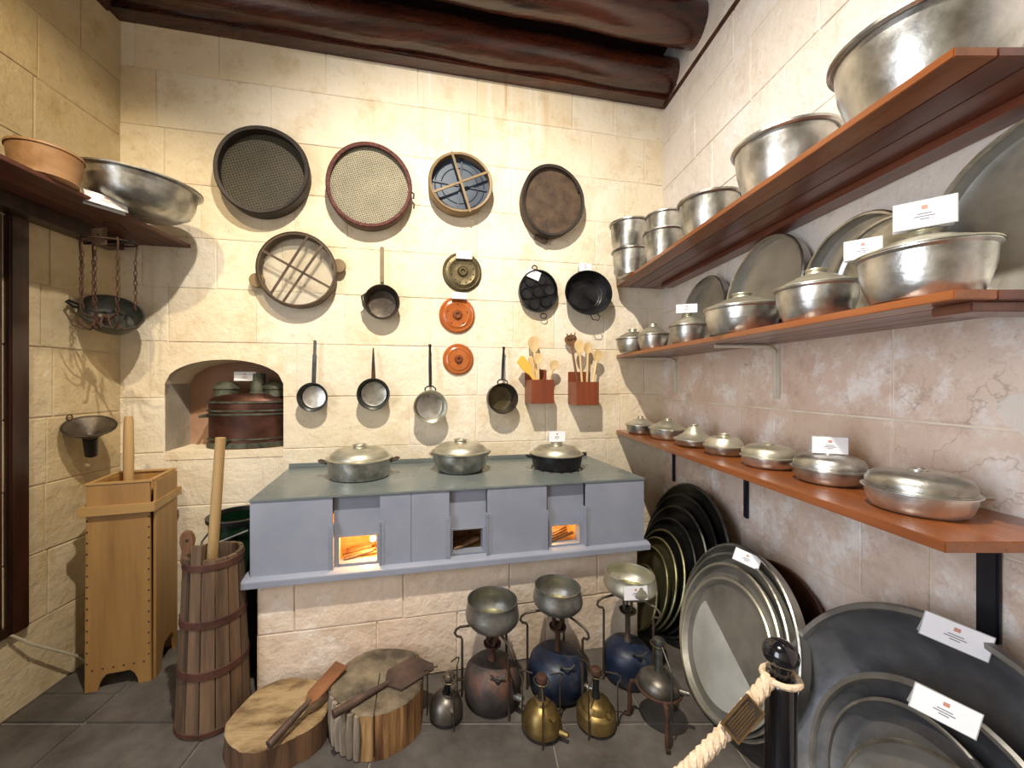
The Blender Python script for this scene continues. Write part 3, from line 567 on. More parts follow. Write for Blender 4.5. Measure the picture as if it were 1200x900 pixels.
# ------------------------------------------------------------ stove on its stone base
DF = 1.97; SU0 = UW(0, 0, 0); 
def su(px, py, d=DF): a, b = ab(px, py); t = d/(CA-a*SA); return t*(a*CA+SA), H+b*t
SL, ZTOP = su(292.5, 585); SR, _ = su(755, 560); ZTOP = .956; ZPL = .556; DBK = DW-.004
def SB(mb, u0, u1, d0, d1, z0, z1): return mb.box(u0, u1, d0, d1, z0, z1, WM)
base = thing('stove_base', 'low masonry plinth of pale stones carrying the grey stove', 'masonry base', UW(SL, 2.0, 0))
core = SB(MB(), SL+.028, SR-.028, 2.006, DBK, 0, ZPL-.001).build('core', MORT, base, smooth=0); core.matrix_parent_inverse = T(*base.location).inverted()
jb = {0: [su(p, 790, 2.0)[0] for p in (442, 536, 640)], 1: [su(p, 710, 2.0)[0] for p in (345, 473, 597, 700)]}
for k, (z0, z1) in enumerate(((.0, .305), (.305, ZPL-.001))):
    pp = [SL+.022]+jb[k]+[SR-.022]
    for a, b in zip(pp, pp[1:]):
        o = stone(base, S_BASE, a, b, z0, z1, WM, 2.05, 2.0, .003); o.matrix_parent_inverse = T(*base.location).inverted()
    for uu, dd in ((SL+.022, 1), (SR-.022, -1)):
        for a, b in ((2.002, 2.3), (2.3, DBK)):
            M = WM @ Matrix(((0, dd, 0, uu), (1, 0, 0, 0), (0, 0, 1, 0), (0, 0, 0, 1))); o = stone(base, S_BASE, a, b, z0, z1, M, .03, 0, .003); o.matrix_parent_inverse = T(*base.location).inverted()
st = thing('cooking_stove', 'long blue grey sheet metal stove with three fire openings', 'stove', UW((SL+SR)/2, (DF+DBK)/2, ZPL))
def sp_(mb, name, mat, parent=st, **k):
    o = mb.build(name, mat, parent, **k)
    if parent is st: o.matrix_parent_inverse = T(*st.location).inverted()
    return o
UC = [tuple(su(p, 620)[0] for p in q) for q in ((390, 445), (527, 571), (641, 686.5))]
OP = [tuple(su(p, y, DF+.03) for p, y in q) for q in (((397, 629), (442, 657)), ((530, 621), (566, 645)), ((646, 616), (679, 636)))]
edges = [SL]+[x for q in UC for x in q]+[SR]
for a, b in ((SL, UC[0][0]), (UC[0][1], su(482, 600)[0]), (su(482, 600)[0], UC[1][0]), (UC[1][1], UC[2][0]), (UC[2][1], SR)):
    sp_(SB(MB(), a+.0006, b-.0006, DF, DF+.012, ZPL+.04, ZTOP-.013), 'front_panel', PAINT, bevel=.002)
for (a, b), (p, q) in zip(UC, OP):
    o0, z1 = p; o1, z0 = q; m = MB(); d0, d1 = DF+.028, DF+.036
    for bx in ((a, o0, ZPL+.04, ZTOP-.013), (o1, b, ZPL+.04, ZTOP-.013), (o0, o1, ZPL+.04, z0), (o0, o1, z1, ZTOP-.013)): SB(m, bx[0], bx[1], d0, d1, bx[2], bx[3])
    door = sp_(m, 'door', PAINT, smooth=0)
    fm = MB()
    for bx in ((o0-.006, o0+.002, z0-.006, z1+.006), (o1-.002, o1+.006, z0-.006, z1+.006), (o0+.002, o1-.002, z0-.006, z0+.002), (o0+.002, o1-.002, z1-.002, z1+.006)): SB(fm, bx[0], bx[1], d0-.003, d0+.05, bx[2], bx[3])
    fm.build('opening_frame', PAINTD, door, smooth=0).matrix_parent_inverse = (T(*st.location)).inverted() if False else I4
    for x, sx in ((a, -1), (b, 1)):
        zt_ = ZPL+.045+.62*(ZTOP-ZPL-.06)
        rail = sp_(SB(SB(MB(), x-.003, x+.003, DF-.008, DF+.03, ZPL+.045, zt_), x if sx < 0 else x-.0, x+sx*.022, DF-.003, DF+.0, ZPL+.045, zt_), 'rail', PAINTD, smooth=0, )
        rv = MB()
        for i in range(9):
            for xo in (.007, .016): rv.lathe([(.0025, 0), (.0018, .0018), (0, .0022)], 8, WM @ T(x+sx*xo, DF-.003, ZPL+.06+i*(zt_-ZPL-.075)/8) @ FRONT)
        sp_(rv, 'rivet', PAINTD)
    # hearth box behind the opening
    hb = MB(); e = .24
    for bx in ((o0-.05, o1+.05, d1, d1+e, z0-.02, z0-.008), (o0-.05, o1+.05, d1+e, d1+e+.01, z0-.02, z1+.06), (o0-.06, o0-.05, d1, d1+e, z0-.02, z1+.06), (o1+.05, o1+.06, d1, d1+e, z0-.02, z1+.06)): SB(hb, *bx)
    sp_(hb, 'hearth', HEARTH, smooth=0)
    ember = MB()
    for i in range(5): ember.tube([WM @ Vector((o0+rnd.uniform(0, .03), d1+.03+.03*i, z0+.004)), WM @ Vector((o1-rnd.uniform(0, .04), d1+.06+.025*i, z0+.02+rnd.uniform(0, .02)))], .009, 6)
    sp_(ember, 'firewood', SPOOND)
for i, (k, e_) in enumerate(((0, 4.5), (2, 2.2))):
    (o0, z1), (o1, z0) = OP[k]; P = WM @ Vector((o1-.022 if k == 0 else (o0+o1)/2, DF+(.05 if k == 0 else .16), z1-.03 if k == 0 else z1+.02))
    b_ = MB().ball(.014, T(*P)).build('bulb', BULB, st); b_.matrix_parent_inverse = T(*st.location).inverted()
    ld = bpy.data.lights.new('hearth_lamp', 'POINT'); ld.energy = e_; ld.color = (1, .50, .14); ld.shadow_soft_size = .02; lo = bpy.data.objects.new('hearth_lamp', ld); scn.collection.objects.link(lo)
    lo.location = P+UW(-.03, .03, 0)
sp_(SB(SB(SB(MB(), SL, SL+.012, DF+.012, DBK, ZPL+.04, ZTOP-.013), SR-.012, SR, DF+.012, DBK, ZPL+.04, ZTOP-.013), SL+.012, SR-.012, DBK-.012, DBK, ZPL+.04, ZTOP-.013), 'side_sheet', PAINT, smooth=0)
sp_(SB(MB(), SL-.004, SR+.004, DF-.005, DBK, ZTOP-.012, ZTOP), 'top_sheet', PAINTT, bevel=.003)
sp_(SB(MB(), SL, SR, DBK-.010, DBK-.001, ZTOP, ZTOP+.028), 'back_upstand', PAINTT, bevel=.002)
pv = [(DF-.030, ZPL), (DF-.030, ZPL+.030), (DF-.012, ZPL+.042), (DBK, ZPL+.042), (DBK, ZPL)]
m = MB(); k = len(pv); m.add([(SL-.03, y, z) for y, z in pv]+[(SR+.02, y, z) for y, z in pv], [tuple(range(k))[::-1], tuple(range(k, 2*k))]+[(i, (i+1) % k, k+(i+1) % k, k+i) for i in range(k)], WM)
sp_(m, 'plinth_moulding', PAINT, bevel=.002)
# pots on the stove
def pot(name, label, x, y, z, r, h, lidh, body, lid, rb=.82, lidp='dome', knob=.2, knobh=.02, handles=None, hmat=IRON, rz=0, group=None, sy=1.0, cat='pot', brim=1.06):
    o = thing(name, label, cat, (x, y, z), (0, 0, rz), group); S = SC(1, sy, 1)
    MB().lathe([(0, 0), (r*rb*.9, 0), (r*rb, .006), (r*(rb+1)/2, h*.30), (r*.985, h*.62), (r, h*.92), (r*brim, h*.97), (r*brim, h), (r*.97, h), (r*.96, h*.5), (r*rb*.92, .010), (0, .008)], 48, S).build('body', body, o)
    if lidh:
        if lidp == 'dome': P = [(r*1.04, h+.001), (r*1.05, h+.006), (r*.93, h+.010), (r*.90, h+lidh*.45), (r*.72, h+lidh*.85), (r*.3, h+lidh), (0, h+lidh)]
        elif lidp == 'step': P = [(r*1.07, h+.001), (r*1.07, h+.005), (r*.95, h+lidh*.22), (r*.80, h+lidh*.36), (r*.77, h+lidh*.46), (r*.55, h+lidh*.68), (r*.50, h+lidh*.80), (r*.25, h+lidh), (0, h+lidh)]
        elif lidp == 'cone': P = [(r*1.07, h+.001), (r*1.07, h+.005), (r*.92, h+lidh*.15), (r*.60, h+lidh*.45), (r*.56, h+lidh*.52), (r*.28, h+lidh), (0, h+lidh)]
        else: P = [(r*1.02, h+.0005), (r*1.02, h+.004), (r*.985, h+.006), (r*.99, h+lidh*.34), (r*.92, h+lidh*.68), (r*.72, h+lidh*.91), (r*.3, h+lidh), (0, h+lidh)]
        l = MB().lathe(P, 48, S).build('lid', lid, o)
        if knob: MB().lathe([(r*knob, h+lidh*.93), (r*knob*.86, h+lidh+knobh*.5), (r*knob*1.06, h+lidh+knobh*.85), (r*knob*1.03, h+lidh+knobh), (r*knob*.75, h+lidh+knobh*.95), (r*knob*.7, h+lidh+knobh*.6), (0, h+lidh+knobh*.6)], 28).build('knob', lid, l)
    if handles:
        for s_ in (-1, 1):
            hl = handles; MB().tube([(s_*r*.98, -hl*.55, h*.80), (s_*(r+hl*.8), -hl*.5, h*.92), (s_*(r+hl), 0, h*.94), (s_*(r+hl*.8), hl*.5, h*.92), (s_*r*.98, hl*.55, h*.80)], .007, 8).build('handle', hmat, o)
    return o
def onstove(l, r, near, rb): return span(l, r, near=near, z=ZTOP)
x, y, r = onstove(380, 461, 567, .9); pot('casserole_pot', 'widest aluminium pot with side handles on the stove', x, y, ZTOP, r*.93, .105, .062, ALU, ALUY, .92, 'dome', .22, .018, .045, DIRON, AL, 'lidded pots on the stove')
x, y, r = onstove(505, 574, 559, .8); pot('casserole_pot', 'round bellied aluminium pot with domed lid, middle of the stove', x, y, ZTOP, r*.94, .118, .055, ALU, ALUY, .80, 'dome', .24, .02, .016, ALU, AL, 'lidded pots on the stove')
x, y, r = onstove(621, 684, 555, .8); pot('casserole_pot', 'black iron pot under a pale lid on the stove', x, y, ZTOP+.003, r*.95, .088, .055, IRON, ALUY, .9, 'dome', .24, .02, .04, IRON, AL, 'lidded pots on the stove')
card('white caption card standing on the lid of the black pot', T(x, y-.02, ZTOP+.17) @ RZ(8), .105, .065)
o = thing('trivet_ring', 'flat ring of rusty links under the black pot', 'trivet', (x, y, ZTOP))
for i in range(16):
    a = 2*math.pi*i/16; MB().box(-.010, .010, -.005, .005, 0, .004, T(r*.93*math.cos(a), r*.93*math.sin(a), 0) @ RZ(22.5*i+90)).build('link', HOOP, o)

# ------------------------------------------------------------ shelves
def shelf(name, label, z0, z1, y0, y1, xa, xb, top, under, n=4):
    """plank shelf along a side wall, from y0 to the back wall; xa wall side, xb front edge."""
    o = thing(name, label, 'shelf', (xa, y0, z0)); inv = T(xa, y0, z0).inverted()
    yb = lambda X: (DW-.004+X*SA)/CA
    for i in range(n):
        x_0, x_1 = xa+(xb-xa)*i/n, xa+(xb-xa)*(i+1)/n; g = .0012 if xb > xa else -.0012
        a, b = x_0+(g if i else 0), x_1-(g if i < n-1 else 0)
        m = MB().prism([(a, y0), (b, y0), (b, yb(b)), (a, yb(a))], z0, z1)
        m.build('plank', under if i < n-1 else top, o, bevel=.002).matrix_parent_inverse = inv
    return o, inv
XF = 1.059
sh1, i1 = shelf('wall_shelf', 'topmost long plank shelf carrying open bowls', 2.222, 2.244, .86, 2.9, XR-.002, XF, SHELF, SHELF_R)
MB().box(XR-.09, XR-.003, .90, 2.86, 2.196, 2.221).build('batten', SHELF_R, sh1, bevel=.003).matrix_parent_inverse = i1
sh2, i2 = shelf('wall_shelf', 'middle long plank shelf carrying lidded pots and standing trays', 1.684, 1.706, .86, 2.9, XR-.002, XF, SHELF, SHELF_R)
MB().box(XR-.33, XR-.003, .88, .96, 1.660, 1.683).build('batten', SHELF_R, sh2, bevel=.003).matrix_parent_inverse = i2
sh3, i3 = shelf('wall_shelf', 'lowest orange plank shelf carrying flat lidded pans', 1.114, 1.140, .876, 2.9, XR-.002, XF, SHELF, SHELF, 1)
for px, w_ in ((1158, .05), (875.5, .03), (790.5, .026)):
    Y = XR*F/(px-CX)-.01; MB().box(XR-.020, XR-.004, Y-w_/2, Y+w_/2, .775, 1.113).build('bracket', BLKM, sh3, bevel=.005).matrix_parent_inverse = i3
    MB().box(XR-.34, XR-.004, Y-w_/2, Y+w_/2, 1.102, 1.1135).build('bracket', BLKM, sh3, bevel=.003).matrix_parent_inverse = i3
for px in (793, 911):
    Y = XR*F/(px-CX); m = MB().tube([(XR-.30, Y, 1.674), (XR-.05, Y, 1.674), (XR-.016, Y, 1.655), (XR-.010, Y, 1.60), (XR-.010, Y, 1.43)], .009, 8)
    m.box(XR-.008, XR-.002, Y-.019, Y+.019, 1.42, 1.65); m.build('bracket', CREAMP, sh2, bevel=0).matrix_parent_inverse = i2
shl, il = shelf('wall_shelf', 'dark red plank shelf over the hanging hook rack', 2.312, 2.332, .3, 2.4, XL+.002, -1.729, LSHELF, LSHELF)
MB().box(XL+.003, XL+.10, .35, 2.20, 2.246, 2.311).build('batten', DARKW, shl, bevel=.004).matrix_parent_inverse = il

# top shelf bowls
def bowl(name, label, x, y, z, r, h, mat, rb=.55, group=None, lip=1.05, tilt=None, cat='bowl', rimmat=None):
    o = thing(name, label, cat, (x, y, z), tilt or (0, 0, 0), group)
    MB().lathe([(0, 0), (r*rb, 0), (r*(rb+.13), h*.06), (r*.84, h*.25), (r*.92, h*.52), (r*.955, h*.80), (r*.965, h*.95), (r*.94, h*.95), (r*.90, h*.55), (r*.80, h*.27), (r*rb*.95, h*.08+.004), (0, .006)], 56).build('body', mat, o)
    MB().lathe([(r*.965, h*.945), (r*1.0, h*.93), (r*lip, h*.955), (r*lip, h), (r*.98, h), (r*.955, h*.97)], 56).build('rim', rimmat or mat, o); return o
G1 = 'bowls on the top shelf'
x, y, r = span(968, 1232, X=1.225); bowl('metal_bowl', 'largest bright metal basin on the topmost shelf', x, y, 2.244, r/1.05, .195, ALUB, .66, G1)
x, y, r = span(856, 990, X=1.22); bowl('metal_bowl', 'second largest shallow basin on the topmost shelf', x, y, 2.244, r/1.05, .205, ALUB, .66, G1)
x, y, r = span(793, 872, X=1.21); bowl('metal_bowl', 'medium metal bowl beside the nested pairs, topmost shelf', x, y, 2.244, r/1.05, .20, ALU, .66, G1)
x, y, r = span(752.5, 803, X=1.165); bowl('metal_bowl', 'lower bowl of the second nested pair from the back wall', x, y, 2.244, r/1.05, .19, ALU, .66, G1)
bowl('metal_bowl', 'upper bowl of the second nested pair from the back wall', x+.004, y, 2.244+.135, r*.9/1.05, .16, ALU, .62, G1)
x, y, r = span(713.5, 762, X=1.085); bowl('metal_bowl', 'lower bowl of the pair against the back wall, topmost shelf', x+.01, y, 2.244, r*.96/1.05, .185, ALU, .66, G1)
bowl('metal_bowl', 'upper bowl of the pair against the back wall, topmost shelf', x, y, 2.244+.165, r/1.05, .215, ALU, .62, G1)
# middle shelf lidded pots
G2 = 'lidded pots on the middle shelf'; Z2 = 1.706
for l, r_, X, h, lh, lab, bd in ((721, 762, 1.10, .098, .052, 'small lidded pot nearest the back wall on the middle shelf', ALU), (746, 785, 1.145, .10, .055, 'second small lidded pot from the back wall on the middle shelf', ALU),
        (783, 829, 1.165, .105, .05, 'lidded pot with a caption card on the knob', ALU), (823, 920, 1.155, .115, .048, 'wide lidded pot between the carded pot and shallower ones', ALUB),
        (905, 1013, 1.155, .115, .046, 'broad shallow lidded pot under the pair of caption cards', ALUB), (999, 1181, 1.155, .128, .040, 'broadest lidded pot at the open end of the middle shelf', ALUB)):
    x, y, r = span(l, r_, X=X); p = pot('lidded_pot', lab, x, y, Z2, r/1.08, h, lh, bd, ALUY, .80, 'step', .27, .016, None, group=G2, rz=rnd.uniform(0, 3))
    if 'carded' not in lab and 'caption card on the knob' in lab: card('white caption card on a small middle shelf pot', T(x-.02, y-.03, Z2+h+lh+.018) @ RZ(-18), .10, .045)
    if 'broadest' in lab: card('larger white caption card on the broadest lidded pot', T(x-.03, y-.03, Z2+h+lh+.017) @ RZ(-42), .105, .066)
    if 'broad shallow' in lab: card('white caption card above the broad shallow lidded pot', T(1.185, 1.19, 1.88) @ RZ(-42), .082, .058)
# trays and basins leaning on the right wall
def lean(name, label, c, r, phi, yaw, depth, mat, rim=None, face=None, style='tray', group=None, cat='tray', rimw=.012, wob=0):
    up = Vector((math.sin(phi)*math.cos(yaw), math.sin(phi)*math.sin(yaw), math.cos(phi))); n = Vector((-math.cos(phi)*math.cos(yaw), -math.cos(phi)*math.sin(yaw), math.sin(phi)))
    x = up.cross(n); M = Matrix((x, up, n)).transposed().to_4x4(); o = thing(name, label, cat, c, M, group)
    if style == 'tray': P = [(0, -depth), (r*.86, -depth), (r*.90, -depth*.8), (r*.965, -.004), (r*.985, 0), (r*.985, -.004), (r*.92, -depth*.85), (r*.87, -depth-.004), (0, -depth-.004)]
    elif style == 'pan': P = [(0, -depth), (r*.88, -depth), (r*.94, -depth*.88), (r*.975, 0), (r*.985, 0), (r*.985, -.004), (r*.955, -depth*.92), (r*.89, -depth-.004), (0, -depth-.004)]
    else: P = [(0, -depth), (r*.55, -depth), (r*.70, -depth*.93), (r*.84, -depth*.62), (r*.92, -depth*.2), (r*.95, 0), (r*.985, 0), (r*.95, -depth*.25), (r*.87, -depth*.66), (r*.73, -depth*.98), (r*.57, -depth-.006), (0, -depth-.006)]
    b = MB().lathe(P, 72, wob=wob).build('body', mat, o)
    MB().lathe([(r-rimw*1.2, -.002), (r-rimw, rimw*.35), (r-rimw*.4, rimw*.5), (r, .001), (r-rimw*.3, -rimw*.5), (r-rimw*1.2, -.002)], 72, wob=wob).build('rim', rim or mat, o)
    if face: MB().lathe([(0, -depth+.0015), (r*.80, -depth+.0015), (r*.82, -depth+.0005)], 64).build('face', face, o)
    return o
def from_floor(Xf, Yc, r, phi, yaw=0, z0=0.0): return Vector((Xf+r*math.sin(phi)*math.cos(yaw), Yc+r*math.sin(phi)*math.sin(yaw), z0+r*math.cos(phi)))
G3 = 'trays standing on the middle shelf'
for Yc, r, lab, mt in ((2.33, .215, 'dull round tray standing behind the carded pot', TIN), (1.85, .245, 'round tray standing behind the wide lidded pot', TIN), (1.40, .20, 'tray standing behind the pair of caption cards', TIN), (.93, .235, 'large tray standing at the open end of the middle shelf', TIN)):
    lean('standing_tray', lab, from_floor(1.318, Yc, r, .15, 0, Z2+.003), r, .15, 0, .045, mt, ALU, None, 'pan', G3)
lean('standing_tray', 'small tray in front of another, half hidden by caption cards', from_floor(1.290, 1.27, .17, .17, 0, Z2+.003), .17, .17, 0, .02, ALU, ALU, None, 'tray', G3)
# lowest shelf pans
G4 = 'flat lidded pans on the lowest shelf'; Z3 = 1.140
for l, r_, nr, h, lh, st_, kn, lab, bd, ld in ((732.5, 769, 510, .062, .045, 'step', .2, 'small lidded pot nearest the back wall on the lowest shelf', ALU, ALUY), (759.5, 806, 517, .066, .052, 'step', .2, 'second lidded pot from the back wall on the lowest shelf', ALU, ALUY),
        (789, 839, 526, .038, .072, 'cone', .2, 'pan with a tall stepped cone lid', ALU, ALUY), (823, 875.5, 536, .042, .050, 'dome', .3, 'pan with a low domed lid and wide knob', ALU, ALUY),
        (866, 938, 552, .046, .048, 'flat', 0, 'flat lidded pan beside the carded one', ALUB, ALUY), (925.5, 1022, 572, .052, .050, 'flat', 0, 'flat lidded pan with a caption card on top', ALUB, ALU), (1007.5, 1155, 609, .062, .052, 'flat', 0, 'widest flat lidded pan with a side ring, end of the lowest shelf', ALUB, ALU)):
    x, y, r = span(l, r_, near=nr, z=Z3); x = min(x, XR-r-.02); q = pot('lidded_pan', lab, x, y, Z3, r/1.07, h, lh, bd, ld, .86, st_, kn, .014, None, group=G4, cat='pan', rz=rnd.uniform(0, 3), brim=1.075)
    if not kn: MB().tube(ring3(.018, 14, T(0, 0, h+lh+.002)), .003, 6, True).build('lid_ring', ld, q)
    if 'caption card on top' in lab: card('white caption card propped on a flat lidded pan', T(x-.005, y-.01, Z3+h+lh+.004) @ RZ(-22), .10, .058)
    if 'side ring' in lab:
        q.rotation_euler = (0, 0, 0); MB().tube([(r*.80, -r*.50, h*.86), (r*.98, -r*.62, h*.9), (r*1.08, -r*.45, h*.9), (r*.93, -r*.30, h*.86)], .006, 8).build('side_ring', ALU, q)

# ------------------------------------------------------------ leaning trays on the floor
GA = 'blackened trays nested by the stove'; GB = 'olive brass trays nested in front of the black ones'
for i, (Xf, Yc, r, lab) in enumerate(((1.156, 2.358, .446, 'largest blackened tray leaning against the wall by the stove'), (1.122, 2.372, .412, 'second blackened tray of the leaning nest by the stove'), (1.092, 2.385, .375, 'third blackened tray of the leaning nest by the stove'), (1.062, 2.40, .335, 'smallest blackened tray behind the olive brass trays'))):
    lean('round_tray', lab, from_floor(Xf, Yc, r, .2+.025*i), r, .2+.025*i, 0, .03, BLACKT, BLACKT if i % 2 else GIRON, None, 'tray', GA)
for i, (Xf, Yc, r, lab) in enumerate(((1.031, 2.414, .297, 'largest olive brass tray leaning in front of the black trays'), (1.006, 2.412, .272, 'second olive brass tray of the leaning nest'), (.980, 2.408, .243, 'third olive brass tray of the leaning nest'))):
    lean('round_tray', lab, from_floor(Xf, Yc, r, .30), r, .30, .0, .03, GREENB if i else BLACKT, GREENB, None, 'tray', GB)
lean('round_tray', 'smallest olive brass tray in front of the leaning nest', from_floor(.955, 2.39, .19, .30), .19, .30, 0, .02, GREENB, GREENB, None, 'tray', GB)
GC = 'large tinned trays leaning in a nest'
lean('round_tray', 'brown copper tray behind the large tinned trays', from_floor(1.262, 1.80, .335, .25), .335, .25, 0, .02, BROWNT, BROWNT, None, 'tray')
lean('round_tray', 'largest tinned tray of the nest with a dark inner wall', from_floor(1.047, 1.762, .384, .263, -.03), .384, .263, -.03, .055, TIN, ALU, None, 'pan', GC, wob=.004)
lean('round_tray', 'second tinned tray of the nest under the caption card', from_floor(1.040, 1.772, .358, .275, -.02, .004), .358, .275, -.02, .045, TIN, ALU, None, 'pan', GC)
lean('round_tray', 'third tinned tray of the nest, narrow bright rim', from_floor(1.034, 1.780, .332, .29, -.01, .006), .332, .29, -.01, .03, TIN, ALUY, None, 'pan', GC)
lean('round_tray', 'front tinned tray of the nest with a pale matt face', from_floor(1.030, 1.782, .297, .315, 0, .008), .297, .315, 0, .028, TIN, ALUY, TINF, 'pan', GC)
def card_at(label, px, py, t, rz, tilt, w_, h, wedge=True, roll=0):
    a, b = ab(px, py); card(label, T(a*t, t, H+b*t) @ RZ(rz) @ RX(tilt) @ RY(roll), w_, h, wedge)
card_at('white caption card clipped on the large tinned trays', 873, 661, 1.73, -40, -14, .095, .052, True, 14)
GD = 'zinc basins leaning in a nest'
lean('zinc_basin', 'largest dark zinc basin leaning on the wall', from_floor(1.034, 1.039, .444, .315), .444, .315, 0, .14, ZINC, ZINCR, None, 'basin', GD, 'basin', .022)
lean('zinc_basin', 'second zinc basin nested inside the largest one', Vector((1.165, 1.015, .338)), .335, .29, -.03, .085, ZINC, ZINCR, None, 'basin', GD, 'basin', .018)
lean('zinc_basin', 'third basin of the nest, thin rimmed and half hidden', Vector((1.172, 1.055, .338)), .250, .32, -.08, .05, ZINC, ZINCR, None, 'tray', GD, 'basin', .010)
lean('metal_plate', 'pale shallow plate at the front of the nested basins', Vector((1.118, .935, .300)), .262, .29, -.02, .03, TIN, ALU, None, 'tray', None, 'plate', .010)
card_at('white caption card on the rim of the largest zinc basin', 1116, 758, 1.02, -38, -10, .118, .062, True, 13)
card_at('white caption card on the rim of the nested zinc basin', 1103, 846, .955, -38, -10, .108, .060, True, 13)

# ------------------------------------------------------------ bollards and rope
def bollard(x, y, label):
    o = thing('rope_post', label, 'post', (x, y, 0), group='black posts carrying the rope')
    MB().lathe([(0, 0), (.13, 0), (.13, .012), (.11, .02), (.034, .028), (.0325, .03), (.0325, .755), (.029, .765), (.0, .765)], 36).build('post', BLKP, o)
    MB().lathe([(.022, .76), (.022, .82)], 24).build('neck', BLKP, o)
    MB().ball(.038, T(0, 0, .832) @ SC(1, 1, .92), 28).build('ball', BLKP, o)
bx, by = .7846*.955, .955
bollard(bx, by, 'glossy black rope post in front of the leaning trays')
bollard(-.62, .55, 'glossy black rope post at the far end of the rope')
A, Bq = Vector((bx-.03, by-.005, .776)), Vector((-.59, .555, .776))
def rope_pt(t):
    P = A.lerp(Bq, t); P.z -= 1.0*(t*(1-t)); return P
rp = thing('barrier_rope', 'thick pale hemp rope slung from the black post', 'rope', rope_pt(.5)); N_ = 150; inv = T(*rp.location).inverted()
for s_ in range(3):
    pts = []
    for i in range(N_+1):
        t = i/N_; P = rope_pt(t); tg = (rope_pt(min(1, t+.01))-rope_pt(max(0, t-.01))).normalized(); sx = tg.cross(Vector((0, 0, 1))).normalized(); sy = sx.cross(tg); a = t*2*math.pi*27+s_*2*math.pi/3
        pts.append(P+(sx*math.cos(a)+sy*math.sin(a))*.0082)
    MB().tube(pts, .0098, 8).build('strand', ROPE, rp).matrix_parent_inverse = inv
m = MB().tube([Vector((bx, by, .776))+Vector((.037*math.cos(a), .037*math.sin(a), 0)) for a in [i*2*math.pi/20 for i in range(20)]], .0075, 8, True); m.build('end_loop', ROPE, rp).matrix_parent_inverse = inv
P = rope_pt(.075); d_ = (rope_pt(.11)-rope_pt(.04)).normalized()
tx = -d_; tn = Vector((-.25, -.85, .45)); tn = (tn-tx*tn.dot(tx)).normalized(); M = Matrix((tx, tn.cross(tx)*-1, tn)).transposed().to_4x4()
M = Matrix((tx, tn.cross(tx), tn)).transposed().to_4x4(); M.translation = P+tn*.022
o = thing('rope_tag', 'small bronze plate with gilt edge tied on the rope', 'tag', M.translation, M)
MB().box(-.046, .046, -.020, .020, -.004, .004).build('plate', TAGM, o, bevel=.001)
m = MB()
for q in ((-.048, .048, -.022, -.0185), (-.048, .048, .0185, .022), (-.048, -.044, -.0185, .0185), (.044, .048, -.0185, .0185)): m.box(q[0], q[1], q[2], q[3], -.004, .0055)
m.build('edge', TAGG, o, smooth=0)
m = MB()
for i in range(6): m.box(-.036, .036-.006*(i % 3), .0125-.005*i-.0009, .0125-.005*i+.0009, .004, .0048)
m.build('print_line', TAGG, o, smooth=0)

# ------------------------------------------------------------ pressure stoves
def wire(pts, r, name, mat, o): MB().tube(pts, r, 8).build(name, mat, o)
def big_primus(label, x, y, r, tank, ph, a0, cupmat=RUST):
    o = thing('pressure_stove', label, 'stove', (x, y, 0), group='large pressure stoves by the stove base')
    MB().lathe([(0, .008), (r*.90, .008), (r*.97, .02), (r, .045), (r*1.0, .10), (r*.94, .135), (r*.72, .165), (r*.3, .180), (0, .182)], 44).build('tank', tank, o)
    MB().lathe([(.022, .175), (.018, .19), (.013, .20), (.012, ph-.10), (.02, ph-.095), (.02, ph-.085), (0, ph-.085)], 20).build('riser', cupmat, o)
    MB().lathe([(.014, ph-.115), (.040, ph-.095), (.042, ph-.085), (.036, ph-.088), (.012, ph-.105)], 26).build('drip_cup', cupmat, o)
    b = MB()
    for i in range(4): a = i*math.pi/2+.4; b.tube([(.012*math.cos(a), .012*math.sin(a), ph-.10), (.026*math.cos(a), .026*math.sin(a), ph-.07), (.026*math.cos(a), .026*math.sin(a), ph-.02)], .007, 8)
    b.lathe([(.033, ph-.022), (.036, ph-.012), (.030, ph-.004), (0, ph-.003)], 20); b.build('burner', cupmat, o)
    MB().tube([(.02, -r*.72, .12), (.02, -r*.78, .165)], .014, 12).build('filler_neck', tank, o)
    MB().tube([(-.012, -r*.80, .185), (.005, -r*.79, .168), (.035, -r*.79, .168), (.055, -r*.80, .188)], .005, 8).build('filler_wing', GIRON, o)
    MB().tube([(r*.70, -r*.62, .075), (r*.98, -r*.86, .085)], [.016, .012], 12).build('pump', ALU, o)
    for i in range(3):
        a = a0+i*2*math.pi/3; c, s_ = math.cos(a), math.sin(a); q = lambda rr, z: (rr*c, rr*s_, z)
        wire([q(r+.012, 0), q(r+.010, .10), q(r+.010, ph-.075), q(r+.016, ph-.062), q(r+.035, ph-.058), q(r+.046, ph-.045), q(r+.040, ph-.028), q(r+.02, ph-.014), q(r*.75, ph-.006), q(.03, ph-.004)], .0058, 'leg', DIRON, o)
def round_pot(label, x, y, z, r, h, mat, tilt=(0, 0, 0)):
    o = thing('metal_pot', label, 'pot', (x, y, z), tilt, 'open pots on the pressure stoves')
    MB().lathe([(0, 0), (r*.66, 0), (r*.88, h*.09), (r*1.02, h*.28), (r*1.05, h*.42), (r*1.03, h*.56), (r*.985, h*.78), (r*.965, h*.97), (r*.975, h), (r*.945, h), (r*.94, h*.96), (r*.96, h*.76), (r*.99, h*.55), (r*.97, h*.32), (r*.82, h*.13), (r*.62, .010), (0, .008)], 48).build('body', mat, o)
    MB().lathe([(0, h*.17), (r*.78, h*.17), (r*.80, h*.15)], 40).build('bottom', GREENB, o)
big_primus('brown rusty pressure stove with a bright pot', .077, 1.85, .134, TANKR, .345, R(178)); round_pot('bright hammered pot on the brown pressure stove', .077, 1.85, .346, .122, .122, POTM)
